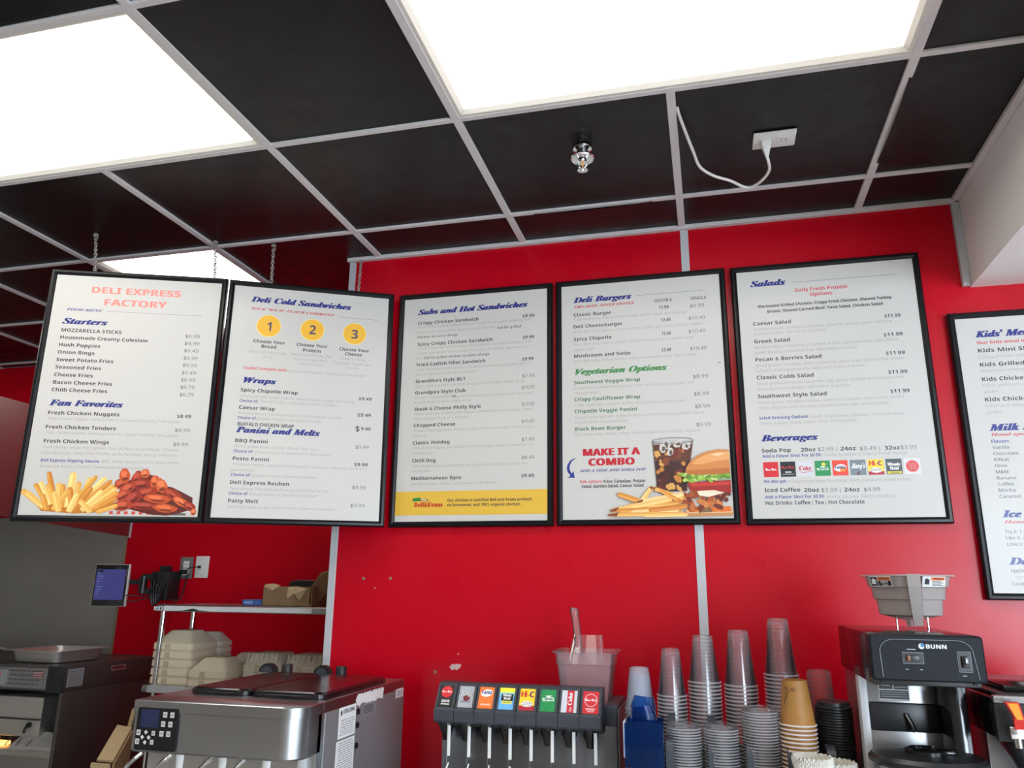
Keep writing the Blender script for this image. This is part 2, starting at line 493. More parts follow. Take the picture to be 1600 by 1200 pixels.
# ------------------------------------------------------------------ menu lettering: style, words, left edge, baseline (from the board's top-left corner, metres), width
MENU_TEXT = {
    1: [
        ('T', 'DELI EXPRESS', 0.1468, 0.0851, 0.3088),
        ('T', 'FACTORY', 0.1959, 0.1314, 0.2155),
        ('S', 'FOOD MENU', 0.0696, 0.1583, 0.1254),
        ('H', 'Starters', 0.0633, 0.2091, 0.1516),
        ('I', 'MOZZARELLA STICKS', 0.0644, 0.2398, 0.2037),
        ('I', 'Housemade Creamy Coleslaw', 0.0640, 0.2672, 0.2979),
        ('I', 'Hush Puppies', 0.0637, 0.2955, 0.1395),
        ('I', 'Onion Rings', 0.0635, 0.3236, 0.1236),
        ('I', 'Sweet Potato Fries', 0.0633, 0.3516, 0.1911),
        ('I', 'Seasoned Fries', 0.0640, 0.3794, 0.1528),
        ('I', 'Cheese Fries', 0.0643, 0.4076, 0.1283),
        ('I', 'Bacon Cheese Fries', 0.0646, 0.4357, 0.1967),
        ('I', 'Chilli Cheese Fries', 0.0644, 0.4631, 0.1836),
        ('P', '$6.99', 0.4902, 0.2423, 0.0506),
        ('P', '$4.99', 0.4906, 0.2702, 0.0519),
        ('P', '$5.49', 0.4920, 0.2979, 0.0503),
        ('P', '$6.99', 0.4936, 0.3265, 0.0481),
        ('P', '$5.99', 0.4930, 0.3540, 0.0490),
        ('P', '$5.49', 0.4926, 0.3825, 0.0489),
        ('P', '$6.49', 0.4930, 0.4096, 0.0487),
        ('P', '$6.79', 0.4940, 0.4372, 0.0476),
        ('P', '$6.79', 0.4940, 0.4651, 0.0485),
        ('H', 'Fan Favorites', 0.0644, 0.5143, 0.2420),
        ('I', 'Fresh Chicken Nuggets', 0.0649, 0.5465, 0.2350),
        ('D', 'Tasty chicken nuggets, hand-tossed in our special breading, fried golden', 0.0658, 0.5651, 0.4414),
        ('Q', '$8.49', 0.4938, 0.5451, 0.0481),
        ('I', 'Fresh Chicken Tenders', 0.0650, 0.5974, 0.2289),
        ('D', 'Tasty chicken tenders, hand-tossed in our special breading, fried golden', 0.0659, 0.6157, 0.4404),
        ('P', '$9.99', 0.4921, 0.5967, 0.0502),
        ('I', 'Fresh Chicken Wings', 0.0655, 0.6472, 0.2125),
        ('P', '$9.99', 0.4923, 0.6476, 0.0495),
        ('D', 'Fresh chicken wings, fried golden. Plain, Buffalo, Lemon Pepper, Chipotle', 0.0657, 0.6669, 0.4442),
        ('D', 'Lime, Barbecue, Sweet Chili, Old Bay, Garlic Parmesan, Mango Habanero', 0.0645, 0.6866, 0.4437),
        ('B', 'Deli Express Dipping Sauces:', 0.0662, 0.7136, 0.1904),
        ('D', 'BBQ, Tartar, Honey Mustard, Blue Cheese,', 0.2631, 0.7133, 0.2576),
        ('D', 'Buttermilk Ranch, Chipotle, Homemade Deli Special Sauce', 0.0661, 0.7340, 0.3573),
    ],
    2: [
        ('H', 'Deli Cold Sandwiches', 0.0831, 0.0813, 0.3714),
        ('U', 'YOUR "WICH" IS OUR COMMAND', 0.0855, 0.1134, 0.3071),
        ('N', '1', 0.1507, 0.1944, 0.0139),
        ('N', '2', 0.3050, 0.1945, 0.0237),
        ('N', '3', 0.4629, 0.1989, 0.0243),
        ('I', 'Choose Your', 0.1054, 0.2442, 0.1137),
        ('I', 'Bread', 0.1358, 0.2630, 0.0528),
        ('I', 'Choose Your', 0.2626, 0.2456, 0.1133),
        ('I', 'Protein', 0.2866, 0.2662, 0.0655),
        ('I', 'Choose Your', 0.4206, 0.2509, 0.1122),
        ('I', 'Cheese', 0.4433, 0.2693, 0.0646),
        ('D', 'White Sub, Wheat Sub,', 0.0922, 0.2847, 0.1370),
        ('D', 'Wrap', 0.1451, 0.3016, 0.0325),
        ('D', 'Deli Shaved Turkey, Deli', 0.2459, 0.2837, 0.1467),
        ('D', 'Shaved Corned Beef,', 0.2538, 0.3024, 0.1266),
        ('D', 'Tuna or Chicken', 0.2690, 0.3195, 0.0997),
        ('D', 'American, Swiss,', 0.4285, 0.2880, 0.0939),
        ('D', 'Provolone, Pepper jack,', 0.4044, 0.3062, 0.1408),
        ('D', 'Cheddar', 0.4482, 0.3224, 0.0508),
        ('R', 'Loaded Complete with', 0.0801, 0.3500, 0.1524),
        ('D', 'Lettuce, fresh tomato, onions, and mayonnaise', 0.2367, 0.3511, 0.2880),
        ('H', 'Wraps', 0.0835, 0.4021, 0.1155),
        ('I', 'Spicy Chipotle Wrap', 0.0778, 0.4367, 0.2022),
        ('Q', '$9.49', 0.5040, 0.4434, 0.0487),
        ('D', 'Lettuce, tomato, onion, chipotle mayo, jalapeno, pepper jack cheese', 0.0775, 0.4576, 0.4144),
        ('B', 'Choice of:', 0.0775, 0.4765, 0.0650),
        ('D', 'Shaved Turkey or Marinated Grilled Chicken', 0.1482, 0.4745, 0.2726),
        ('I', 'Caesar Wrap', 0.0782, 0.5030, 0.1254),
        ('Q', '$9.49', 0.5031, 0.5073, 0.0494),
        ('D', 'Romaine lettuce, parmesan cheese, tomato, caesar dressing', 0.0778, 0.5222, 0.3678),
        ('B', 'Choice of:', 0.0769, 0.5404, 0.0650),
        ('D', 'Shaved Turkey or Marinated Chicken', 0.1463, 0.5403, 0.2261),
        ('I', 'BUFFALO CHICKEN WRAP', 0.0792, 0.5650, 0.1957),
        ('G', '$', 0.4977, 0.5643, 0.0160),
        ('Q', '9.49', 0.5182, 0.5598, 0.0355),
        ('H', 'Panini and Melts', 0.0759, 0.5903, 0.2929),
        ('I', 'BBQ Panini', 0.0767, 0.6265, 0.1117),
        ('P', '$9.99', 0.5022, 0.6308, 0.0483),
        ('D', 'Bacon, grilled onion, cheddar cheese, Deli sauce', 0.0754, 0.6452, 0.2948),
        ('B', 'Choice of:', 0.0746, 0.6639, 0.0672),
        ('D', 'Shaved Turkey or Marinated Grilled Chicken', 0.1457, 0.6644, 0.2673),
        ('I', 'Pesto Panini', 0.0747, 0.6922, 0.1236),
        ('Q', '$9.99', 0.5011, 0.6962, 0.0489),
        ('D', 'Provolone cheese, roasted red bell peppers, tomatoes, with pesto sauce on a', 0.0739, 0.7111, 0.4712),
        ('D', 'panini bread', 0.0737, 0.7313, 0.0784),
        ('B', 'Choice of:', 0.0737, 0.7492, 0.0665),
        ('D', 'Shaved Turkey or Marinated Chicken', 0.1437, 0.7497, 0.2235),
        ('I', 'Deli Express Reuben', 0.0739, 0.7778, 0.2011),
        ('P', '$9.99', 0.4984, 0.7815, 0.0489),
        ('D', 'Swiss cheese, thousand island sauce, sauerkraut on rye', 0.0741, 0.7978, 0.3369),
        ('B', 'Choice of:', 0.0733, 0.8158, 0.0643),
        ('D', 'Shaved Turkey or Shaved Corned Beef', 0.1423, 0.8163, 0.2348),
        ('I', 'Patty Melt', 0.0734, 0.8432, 0.1011),
        ('P', '$9.99', 0.4957, 0.8477, 0.0490),
        ('D', 'Fresh beef patty, grilled onion, cheddar cheese on rye bread', 0.0731, 0.8624, 0.3654),
    ],
    3: [
        ('H', 'Subs and Hot Sandwiches', 0.0793, 0.0879, 0.4430),
        ('I', 'Crispy Chicken Sandwich', 0.0797, 0.1291, 0.2489),
        ('Q', '$9.99', 0.5038, 0.1313, 0.0472),
        ('D', 'Freshly fried crispy chicken breast hand tossed in our special breading fried', 0.0781, 0.1448, 0.4598),
        ('D', 'golden, with mayo, pickles, lettuce, tomato on a bun.', 0.0781, 0.1657, 0.3202),
        ('C', 'Sub for grilled', 0.4032, 0.1698, 0.0956),
        ('C', 'chicken, no extra charge', 0.0790, 0.1856, 0.1669),
        ('I', 'Spicy Crispy Chicken Sandwich', 0.0809, 0.2166, 0.3050),
        ('Q', '$9.99', 0.5057, 0.2166, 0.0438),
        ('D', 'Freshly fried crispy chicken breast, hand tossed in our special breading fried', 0.0811, 0.2327, 0.4589),
        ('D', 'golden, with lettuce, tomato, jalapeno, pepper jack cheese, spicy mayo on a', 0.0806, 0.2523, 0.4561),
        ('D', 'bun.', 0.0806, 0.2719, 0.0255),
        ('C', 'Sub for grilled chicken, no extra charge', 0.1107, 0.2724, 0.2638),
        ('I', 'Fried Catfish Fillet Sandwich', 0.0818, 0.3001, 0.2781),
        ('Q', '$9.99', 0.5038, 0.3025, 0.0443),
        ('D', 'Tasty catfish fillet, hand tossed in our special breading fried golden. With a', 0.0809, 0.3190, 0.4484),
        ('D', 'side of coleslaw, tartar sauce on a bun', 0.0798, 0.3374, 0.2455),
        ('I', "Grandma's Style BLT", 0.0803, 0.3666, 0.2023),
        ('P', '$7.99', 0.5047, 0.3683, 0.0470),
        ('D', 'Bacon, lettuce, tomato, and mayo on your choice of white, wheat, or rye', 0.0797, 0.3853, 0.4345),
        ('I', "Grandpa's Style Club", 0.0810, 0.4125, 0.2020),
        ('P', '$10.89', 0.5042, 0.4131, 0.0477),
        ('D', 'Choice of shaved turkey', 0.0800, 0.4306, 0.1434),
        ('C', 'OR', 0.2288, 0.4319, 0.0192),
        ('D', 'grilled chicken, bacon, lettuce, tomato, and mayo', 0.2524, 0.4326, 0.2965),
        ('D', 'on your choice of white, wheat, or rye', 0.0790, 0.4496, 0.2279),
        ('I', 'Steak & Cheese Philly Style', 0.0803, 0.4772, 0.2650),
        ('P', '$10.89', 0.5047, 0.4775, 0.0466),
        ('D', 'Choice of chicken or beef, green peppers, grilled onions, mushrooms, cheese,', 0.0802, 0.4948, 0.4677),
        ('D', 'lettuce, tomato, mayo on a Philly roll', 0.0793, 0.5144, 0.2175),
        ('I', 'Chopped Cheese', 0.0800, 0.5410, 0.1669),
        ('P', '$10.89', 0.5039, 0.5421, 0.0476),
        ('D', 'Chopped fresh beef patty, lettuce, tomato, grilled onions, mayo, ketchup, on a', 0.0796, 0.5600, 0.4698),
        ('D', 'Philly roll', 0.0796, 0.5794, 0.0531),
        ('I', 'Classic Hotdog', 0.0800, 0.6083, 0.1461),
        ('P', '$7.49', 0.5044, 0.6088, 0.0473),
        ('D', '100% all beef hotdog, your choice of onion, ketchup, mustard, sauerkraut, on', 0.0800, 0.6267, 0.4651),
        ('D', 'a hotdog bun', 0.0800, 0.6459, 0.0822),
        ('I', 'Chilli Dog', 0.0805, 0.6765, 0.0930),
        ('P', '$8.49', 0.5049, 0.6760, 0.0470),
        ('D', '100% all beef hotdog, homemade chili, grilled onion, cheddar cheese on a', 0.0810, 0.6960, 0.4470),
        ('D', 'hotdog bun', 0.0796, 0.7137, 0.0707),
        ('I', 'Mediterranean Gyro', 0.0792, 0.7431, 0.1965),
        ('Q', '$9.49', 0.5042, 0.7423, 0.0467),
        ('D', 'Beef gyro, tomato, onions, tzatziki sauce on flat bread', 0.0787, 0.7623, 0.3266),
        ('E', 'Bell&Evans', 0.0963, 0.8429, 0.1109),
        ('K', 'Our chicken is certified Bell and Evans product,', 0.2256, 0.8257, 0.3202),
        ('K', 'no hormones, and 100% organic chicken.', 0.2262, 0.8428, 0.2771),
    ],
    4: [
        ('H', 'Deli Burgers', 0.0664, 0.0895, 0.2151),
        ('U', '100% BEEF, NEVER FROZEN', 0.0671, 0.1111, 0.2270),
        ('J', 'DOUBLE', 0.3673, 0.1107, 0.0620),
        ('J', 'SINGLE', 0.4944, 0.1125, 0.0569),
        ('I', 'Classic Burger', 0.0663, 0.1439, 0.1409),
        ('Q', '11.99', 0.3814, 0.1384, 0.0352),
        ('P', '$9.99', 0.4922, 0.1419, 0.0501),
        ('D', 'Fresh beef patty, lettuce, tomato, onion, pickles, mayo, and ketchup', 0.0666, 0.1606, 0.4099),
        ('I', 'Deli Cheeseburger', 0.0659, 0.1903, 0.1821),
        ('Q', '12.49', 0.3872, 0.1875, 0.0337),
        ('P', '$10.49', 0.4854, 0.1881, 0.0570),
        ('D', 'Fresh beef patty, lettuce, tomato, onions, pickles, deli sauce, cheddar cheese', 0.0661, 0.2096, 0.4655),
        ('I', 'Spicy Chipotle', 0.0654, 0.2396, 0.1406),
        ('Q', '12.49', 0.3882, 0.2393, 0.0315),
        ('P', '$10.49', 0.4830, 0.2384, 0.0588),
        ('D', 'Fresh beef patty, lettuce, tomato, grilled onion, jalapeno, chipotle sauce,', 0.0656, 0.2583, 0.4365),
        ('D', 'pepper jack', 0.0654, 0.2782, 0.0762),
        ('I', 'Mushroom and Swiss', 0.0661, 0.3047, 0.2080),
        ('Q', '12.49', 0.3846, 0.3016, 0.0334),
        ('P', '$10.49', 0.4854, 0.3029, 0.0560),
        ('D', 'Fresh beef patty, lettuce, tomato, grilled mushrooms, mayo, Swiss cheese', 0.0650, 0.3231, 0.4402),
        ('V', 'Vegetarian Options', 0.0694, 0.3701, 0.3306),
        ('L', 'Southwest Veggie Wrap', 0.0659, 0.4063, 0.2393),
        ('P', '$8.99', 0.4899, 0.4067, 0.0513),
        ('D', 'Grilled onion, roasted red peppers, corn, beans, lettuce, avocado, and', 0.0657, 0.4258, 0.4253),
        ('D', 'chipotle ranch', 0.0655, 0.4447, 0.0873),
        ('L', 'Crispy Cauliflower Wrap', 0.0657, 0.4700, 0.2380),
        ('P', '$8.99', 0.4905, 0.4700, 0.0513),
        ('D', 'Crispy cauliflower tossed in buffalo sauce, lettuce, tomato, ranch', 0.0655, 0.4902, 0.3925),
        ('L', 'Chipotle Veggie Panini', 0.0661, 0.5147, 0.2243),
        ('P', '$8.99', 0.4912, 0.5153, 0.0511),
        ('D', 'Red and green peppers, grilled mushroom, grilled onion, provolone cheese,', 0.0659, 0.5356, 0.4591),
        ('D', 'chipotle sauce on panini bread', 0.0657, 0.5537, 0.1876),
        ('L', 'Black Bean Burger', 0.0659, 0.5797, 0.1834),
        ('P', '$9.99', 0.4929, 0.5798, 0.0492),
        ('D', 'Black bean patty, lettuce, tomato, pickle, grilled onion, ketchup, mustard', 0.0657, 0.5985, 0.4388),
        ('M', 'MAKE IT A', 0.0964, 0.6721, 0.1987),
        ('M', 'COMBO', 0.1152, 0.7074, 0.1597),
        ('S', 'ADD A SIDE AND SODA POP', 0.0794, 0.7295, 0.2354),
        ('R', 'Side options:', 0.0811, 0.7687, 0.0806),
        ('K', 'Fries, Coleslaw, Potato', 0.1668, 0.7697, 0.1446),
        ('K', 'Salad, Garden Salad, Caesar Salad', 0.0881, 0.7857, 0.2166),
    ],
    5: [
        ('H', 'Salads', 0.0664, 0.0788, 0.1173),
        ('R2', 'Daily Fresh Protein', 0.2134, 0.1097, 0.1716),
        ('R2', 'Options:', 0.2617, 0.1289, 0.0760),
        ('K', 'Marinated Grilled Chicken, Crispy Fried Chicken, Shaved Turkey', 0.0869, 0.1600, 0.4346),
        ('K', 'Breast, Shaved Corned Beef, Tuna Salad, Chicken Salad', 0.1169, 0.1808, 0.3740),
        ('I', 'Caesar Salad', 0.0651, 0.2239, 0.1265),
        ('Q', '$11.99', 0.4918, 0.2276, 0.0500),
        ('D', 'Romaine lettuce, shredded parmesan, croutons, creamy caesar dressing', 0.0657, 0.2437, 0.4446),
        ('D', '(recommended), with choice of protein', 0.0656, 0.2596, 0.2391),
        ('I', 'Greek Salad', 0.0655, 0.2898, 0.1172),
        ('Q', '$11.99', 0.4827, 0.2936, 0.0586),
        ('D', 'Romaine lettuce, tomatoes, cucumber, onions, kalamata olives, feta cheese,', 0.0656, 0.3098, 0.4620),
        ('D', 'greek dressing (recommended), with choice of protein', 0.0648, 0.3292, 0.3322),
        ('I', 'Pecan & Berries Salad', 0.0644, 0.3558, 0.2157),
        ('Q', '$11.99', 0.4825, 0.3588, 0.0586),
        ('D', 'Mixed greens, tomatoes, dried cranberries, apple crisps, pecans, feta cheese,', 0.0645, 0.3761, 0.4734),
        ('D', 'balsamic dressing (recommended), with choice of protein', 0.0642, 0.3947, 0.3515),
        ('I', 'Classic Cobb Salad', 0.0643, 0.4206, 0.1850),
        ('Q', '$11.99', 0.4831, 0.4243, 0.0582),
        ('D', 'Mixed greens, tomatoes, cucumber, egg, bacon, crumble blue cheese, ranch', 0.0644, 0.4411, 0.4673),
        ('D', 'dressing (recommended), with choice of protein', 0.0645, 0.4601, 0.2943),
        ('I', 'Southwest Style Salad', 0.0636, 0.4875, 0.2215),
        ('Q', '$11.99', 0.4828, 0.4898, 0.0578),
        ('D', 'Mixed greens, tomatoes, onions, roasted red peppers, beans, corn, tortilla', 0.0641, 0.5078, 0.4559),
        ('D', 'strips, chipotle ranch dressing (recommended), with choice protein', 0.0637, 0.5270, 0.4112),
        ('B', 'Salad Dressing Options:', 0.0631, 0.5624, 0.1592),
        ('D', 'Ranch, Blue Cheese, Balsamic, Honey Mustard,', 0.2286, 0.5640, 0.2878),
        ('D', 'French, Caesar, Greek, Italian, Olive Oil Vinagrette', 0.0637, 0.5809, 0.3062),
        ('H', 'Beverages', 0.0640, 0.6380, 0.1800),
        ('I', 'Soda Pop', 0.0632, 0.6763, 0.0931),
        ('I', '20oz', 0.1880, 0.6769, 0.0459),
        ('P', '$2.99 |', 0.2407, 0.6767, 0.0592),
        ('I', '24oz', 0.3109, 0.6770, 0.0471),
        ('P', '$3.49 |', 0.3701, 0.6780, 0.0608),
        ('I', '32oz', 0.4459, 0.6790, 0.0446),
        ('P', '$3.99', 0.4931, 0.6782, 0.0467),
        ('B', 'Add a Flavor Shot For $0.50:', 0.0638, 0.6939, 0.1870),
        ('D', 'Vanilla, Strawberry, Cherry, Peach, Mango', 0.2561, 0.6945, 0.2544),
        ('B', 'We also got:', 0.0625, 0.7786, 0.0723),
        ('D', 'Freshly Brewed Sweet Tea, Mango, Peach, Strawberry, Arnold Palmer', 0.1392, 0.7803, 0.3710),
        ('I', 'Iced Coffee', 0.0631, 0.8092, 0.1124),
        ('I', '20oz', 0.1870, 0.8111, 0.0466),
        ('P', '$3.99 |', 0.2401, 0.8117, 0.0592),
        ('I', '24oz', 0.3102, 0.8121, 0.0464),
        ('P', '$4.99', 0.3695, 0.8123, 0.0484),
        ('B', 'Add a Flavor Shot For $0.50:', 0.0630, 0.8307, 0.1861),
        ('D', 'Vanilla, Caramel, Mocha, Hazelnut', 0.2546, 0.8325, 0.2057),
        ('K2', 'Hot Drinks: Coffee | Tea | Hot Chocolate', 0.0633, 0.8515, 0.3044),
    ],
    6: [
        ('H', "Kids' Menu", 0.0747, 0.0875, 0.1790),
        ('R', 'Our kids meal includes fries and a drink', 0.0756, 0.1110, 0.3522),
        ('I', 'Kids Mini Sliders', 0.0756, 0.1389, 0.1959),
        ('D', 'Crispy chicken with ranch on a bun', 0.0742, 0.1593, 0.2535),
        ('I', 'Kids Grilled Cheese', 0.0749, 0.1866, 0.2176),
        ('D', 'American cheese with fries', 0.0744, 0.2058, 0.1997),
        ('I', 'Kids Chicken Nuggets', 0.0746, 0.2357, 0.2291),
        ('D', 'Fresh and tasty chicken nuggets, fried', 0.0744, 0.2547, 0.2695),
        ('D', 'golden', 0.0744, 0.2748, 0.0417),
        ('I', 'Kids Chicken Tenders', 0.0745, 0.3029, 0.2282),
        ('D', 'Fresh and tasty chicken tenders, fried', 0.0741, 0.3227, 0.2652),
        ('D', 'golden', 0.0747, 0.3429, 0.0416),
        ('H', 'Milk Shakes', 0.0748, 0.3990, 0.2175),
        ('U', 'Hand-spooned', 0.0750, 0.4155, 0.1449),
        ('B', 'Flavors:', 0.0749, 0.4379, 0.0521),
        ('A', 'Vanilla', 0.0748, 0.4570, 0.0468),
        ('A', 'Chocolate', 0.0750, 0.4770, 0.0699),
        ('A', 'Kitkat', 0.0748, 0.4959, 0.0418),
        ('A', 'Oreo', 0.0746, 0.5153, 0.0337),
        ('A', 'M&M', 0.0744, 0.5346, 0.0346),
        ('A', 'Banana', 0.0747, 0.5538, 0.0528),
        ('A', 'Coffee', 0.0749, 0.5729, 0.0443),
        ('A', 'Mocha', 0.0747, 0.5919, 0.0461),
        ('A', 'Caramel', 0.0740, 0.6114, 0.0581),
        ('H', 'Ice Cream', 0.0753, 0.6705, 0.1754),
        ('U', 'Hand-scooped', 0.0752, 0.6886, 0.1502),
        ('A', 'Try it: 1 scoop', 0.0747, 0.7190, 0.0871),
        ('A', 'Like it: 2 scoops', 0.0755, 0.7375, 0.1019),
        ('A', 'Love it: 3 scoops', 0.0756, 0.7564, 0.1034),
        ('H', 'Desserts', 0.0734, 0.8126, 0.1511),
        ('A', 'Apple pie', 0.0735, 0.8352, 0.0624),
        ('D', 'extra ice cream', 0.0842, 0.8536, 0.0895),
        ('A', 'Cookies', 0.0732, 0.8736, 0.0526),
    ],
}

# ------------------------------------------------------------------ room shell
XL, XR, YB = -4.6, 4.3, -6.3
struct(MB().box(-1.375, XR, 0, 0.14, 0, HC, 'red'), 'wall_front', None)
struct(MB().box(XL, 0.2, YK, YK + 0.1, 0, HC, 'kred'), 'wall_kitchen', None)
struct(MB().box(-0.6, -0.5, 0.14, YK, 0, HC, 'kred'), 'wall_recess', None)
struct(MB().box(XL - 0.1, XL, YB, YK, 0, HC, 'cream'), 'wall_left', None)
struct(MB().box(XL, XR, YB, YK, -0.1, 0, 'floor'), 'floor', None)


def wall_with_hole(mb, axis, pos, thick, a0, a1, holes, mt):
    """axis 'y': wall in the xz plane at y=pos; axis 'x': wall in the yz plane at x=pos"""
    def b(u0, u1, z0, z1):
        if u1 - u0 < 1e-4 or z1 - z0 < 1e-4: return
        if axis == 'y': mb.box(u0, u1, pos, pos + thick, z0, z1, mt)
        else: mb.box(pos, pos + thick, u0, u1, z0, z1, mt)
    cur = a0
    for u0, u1, z0, z1 in holes:
        b(cur, u0, 0, HC)
        b(u0, u1, 0, z0)
        b(u0, u1, z1, HC)
        cur = u1
    b(cur, a1, 0, HC)
    return mb


struct(wall_with_hole(MB(), 'y', YB - 0.1, 0.1, XL, XR, [(2.4, 4.2, 0.55, 2.55)], 'cream'), 'wall_back', None)
struct(wall_with_hole(MB(), 'x', XR, 0.1, YB, 0.14, [(-5.6, -2.4, 0.55, 2.55)], 'cream'), 'wall_right', None)

wn_i = 0
for (ax, pos, u0, u1) in (('y', YB - 0.05, 2.4, 4.2), ('x', XR + 0.05, -5.6, -2.4)):
    wn_i += 1
    mb = MB()
    n = max(2, round((u1 - u0) / 1.2))
    for i in range(n + 1):
        u = u0 + (u1 - u0) * i / n
        a, b = max(u0, u - 0.025), min(u1, u + 0.025)
        if ax == 'y': mb.box(a, b, pos - 0.025, pos + 0.025, 0.55, 2.55, 'strip')
        else: mb.box(pos - 0.025, pos + 0.025, a, b, 0.55, 2.55, 'strip')
    for z0 in (0.55, 2.50):
        if ax == 'y': mb.box(u0, u1, pos - 0.025, pos + 0.025, z0, z0 + 0.05, 'strip')
        else: mb.box(pos - 0.025, pos + 0.025, u0, u1, z0, z0 + 0.05, 'strip')
    struct(mb, 'window_%d' % wn_i, None)

# white boxed-in soffit on the right
struct(MB().box(0.893, XR, YB, 0.0, 2.612, HC - 0.001, 'paint'), 'soffit', None)

# ------------------------------------------------------------------ ceiling: black lay-in tiles, some sagging, above them the dark plenum
cols = [PX0 + PITCHX * k for k in range(-5, 5)]      # L-5 .. L4
rows = [GY0 + PITCHX * k for k in range(-10, 3)]
xs = [XL] + [c for c in cols if c > XL + 0.05] + [0.893]
ys = [YB] + [r for r in rows if r > YB + 0.05] + [YK]
lights = []   # (col index, row index, width cells, depth cells)


def cx(k): return PX0 + PITCHX * k


def ry(k): return GY0 + PITCHX * k


LIGHTS = [(-1, 1, -2, -1), (2, 4, -2, -1), (-1, 0, 0, 2), (-1, 1, -6, -5), (2, 4, -6, -5), (-4, -2, -6, -5), (-1, 1, -9, -8), (2, 4, -9, -8), (-4, -3, -1, 1)]  # entries after the kitchen panel are unseen, added for light and reflections


def lit(x, y):
    for a, b, c, d in LIGHTS:
        if cx(a) < x < cx(b) and ry(c) < y < ry(d):
            return True
    return False


# (tile column left edge, row front edge) -> sag of that tile (side, metres)
SAG = {(2, 0): ('front', 0.016), (4, -1): ('left', 0.018), (1, -2): ('corner', 0.006), (2, -1): ('left', -0.004)}
ceil = MB()
N = 6
for i in range(len(xs) - 1):
    for j in range(len(ys) - 1):
        x0, x1, y0, y1 = xs[i], xs[i + 1], ys[j], ys[j + 1]
        if lit((x0 + x1) / 2, (y0 + y1) / 2):
            continue
        if y0 > -0.02 and x0 > -0.6: continue
        if y1 > 0.02 and x0 > -1.3 and y0 < 0: y1 = 0.0
        key = None
        for (a, b), s in SAG.items():
            if abs(cx(a) - x0) < 0.03 and abs(ry(b) - y0) < 0.03: key = s
        vs = []
        for b in range(N + 1):
            for a in range(N + 1):
                u, v = a / N, b / N
                z = HC + 0.002
                if key:
                    side, d = key
                    bow = 4 * (v if side == 'left' else u) * (1 - (v if side == 'left' else u))
                    fall = (1 - u) if side == 'left' else (1 - v)
                    if side == 'corner': bow, fall = u * 0 + (1 - u) , (1 - v)
                    z -= d * bow * max(0, fall) ** 1.5
                vs.append((x0 + (x1 - x0) * (0.012 + 0.976 * u), y0 + (y1 - y0) * (0.012 + 0.976 * v), z))
        fs = [(b * (N + 1) + a, (b + 1) * (N + 1) + a, (b + 1) * (N + 1) + a + 1, b * (N + 1) + a + 1) for b in range(N) for a in range(N)]
        ceil.add(vs, fs, 'tile')
ceil.box(XL, XR, YB, YK + 0.1, HC + 0.12, HC + 0.2, 'void')
struct(ceil, 'ceiling', None)

# grid: one trim per run of tee
trim_n = 0


def trim(mb, smooth=None):
    global trim_n
    trim_n += 1
    return struct(mb, 'trim_%d' % trim_n, smooth)


TW = 0.0125


def runs(a0, a1, blocked):
    out, cur = [], a0
    for b0, b1 in sorted(blocked):
        if b1 <= a0 or b0 >= a1: continue
        if b0 > cur: out.append((cur, b0))
        cur = max(cur, b1)
    if cur < a1: out.append((cur, a1))
    return out


for k in range(-5, 5):
    x = cx(k)
    if x < XL + .05: continue
    y1 = 0.0 if x > -1.37 else YK
    mb = MB()
    for a, b in runs(YB, y1 - 0.002, [(ry(L[2]) + .012, ry(L[3]) - .012) for L in LIGHTS if L[0] < k < L[1]]):
        mb.box(x - TW, x + TW, a, b, HC - 0.006, HC + 0.004, 'tee', 0.0015, seg=1)
    trim(mb)
for k in range(-10, 3):
    y = ry(k)
    if y < YB + .02: continue
    x1 = 0.888 if y < 0 else -0.61
    mb = MB()
    for a, b in runs(XL, x1, [(cx(L[0]) + .012, cx(L[1]) - .012) for L in LIGHTS if L[2] < k < L[3]]):
        mb.box(a, b, y - TW * 0.8, y + TW * 0.8, HC - 0.0056, HC + 0.004, 'tee', 0.0015, seg=1)
    trim(mb)
# wall angle along the front wall and along the soffit
trim(MB().box(-1.40, 0.88, -0.022, -0.001, HC - 0.013, HC + 0.002, 'tee', 0.001, seg=1))
trim(MB().box(0.868, 0.892, YB, -0.023, HC - 0.012, HC + 0.002, 'tee', 0.001, seg=1))
# joint strips on the red wall
trim(MB().box(-1.394, -1.366, -0.006, 0.16, 0, HC - 0.014, 'strip', 0.001, seg=1))
mb = MB()
T = Matrix.Rotation(radians(0.35), 4, 'Y')
mb.box(-0.0485, -0.0195, -0.004, 0.0, 0.9, HC - 0.014, 'strip')
trim(mb)
trim(MB().box(0.868, 0.892, -0.02, -0.0005, 2.615, HC - 0.014, 'strip', 0.001, seg=1))
# stainless sheet on the kitchen wall
mb = MB().box(XL + 0.01, -3.2, YK - 0.006, YK - 0.0005, 0.4, 1.99, 'dsteel')
mb.box(-3.206, -3.194, YK - 0.009, YK - 0.0005, 0.4, 1.99, 'brass')
trim(mb)


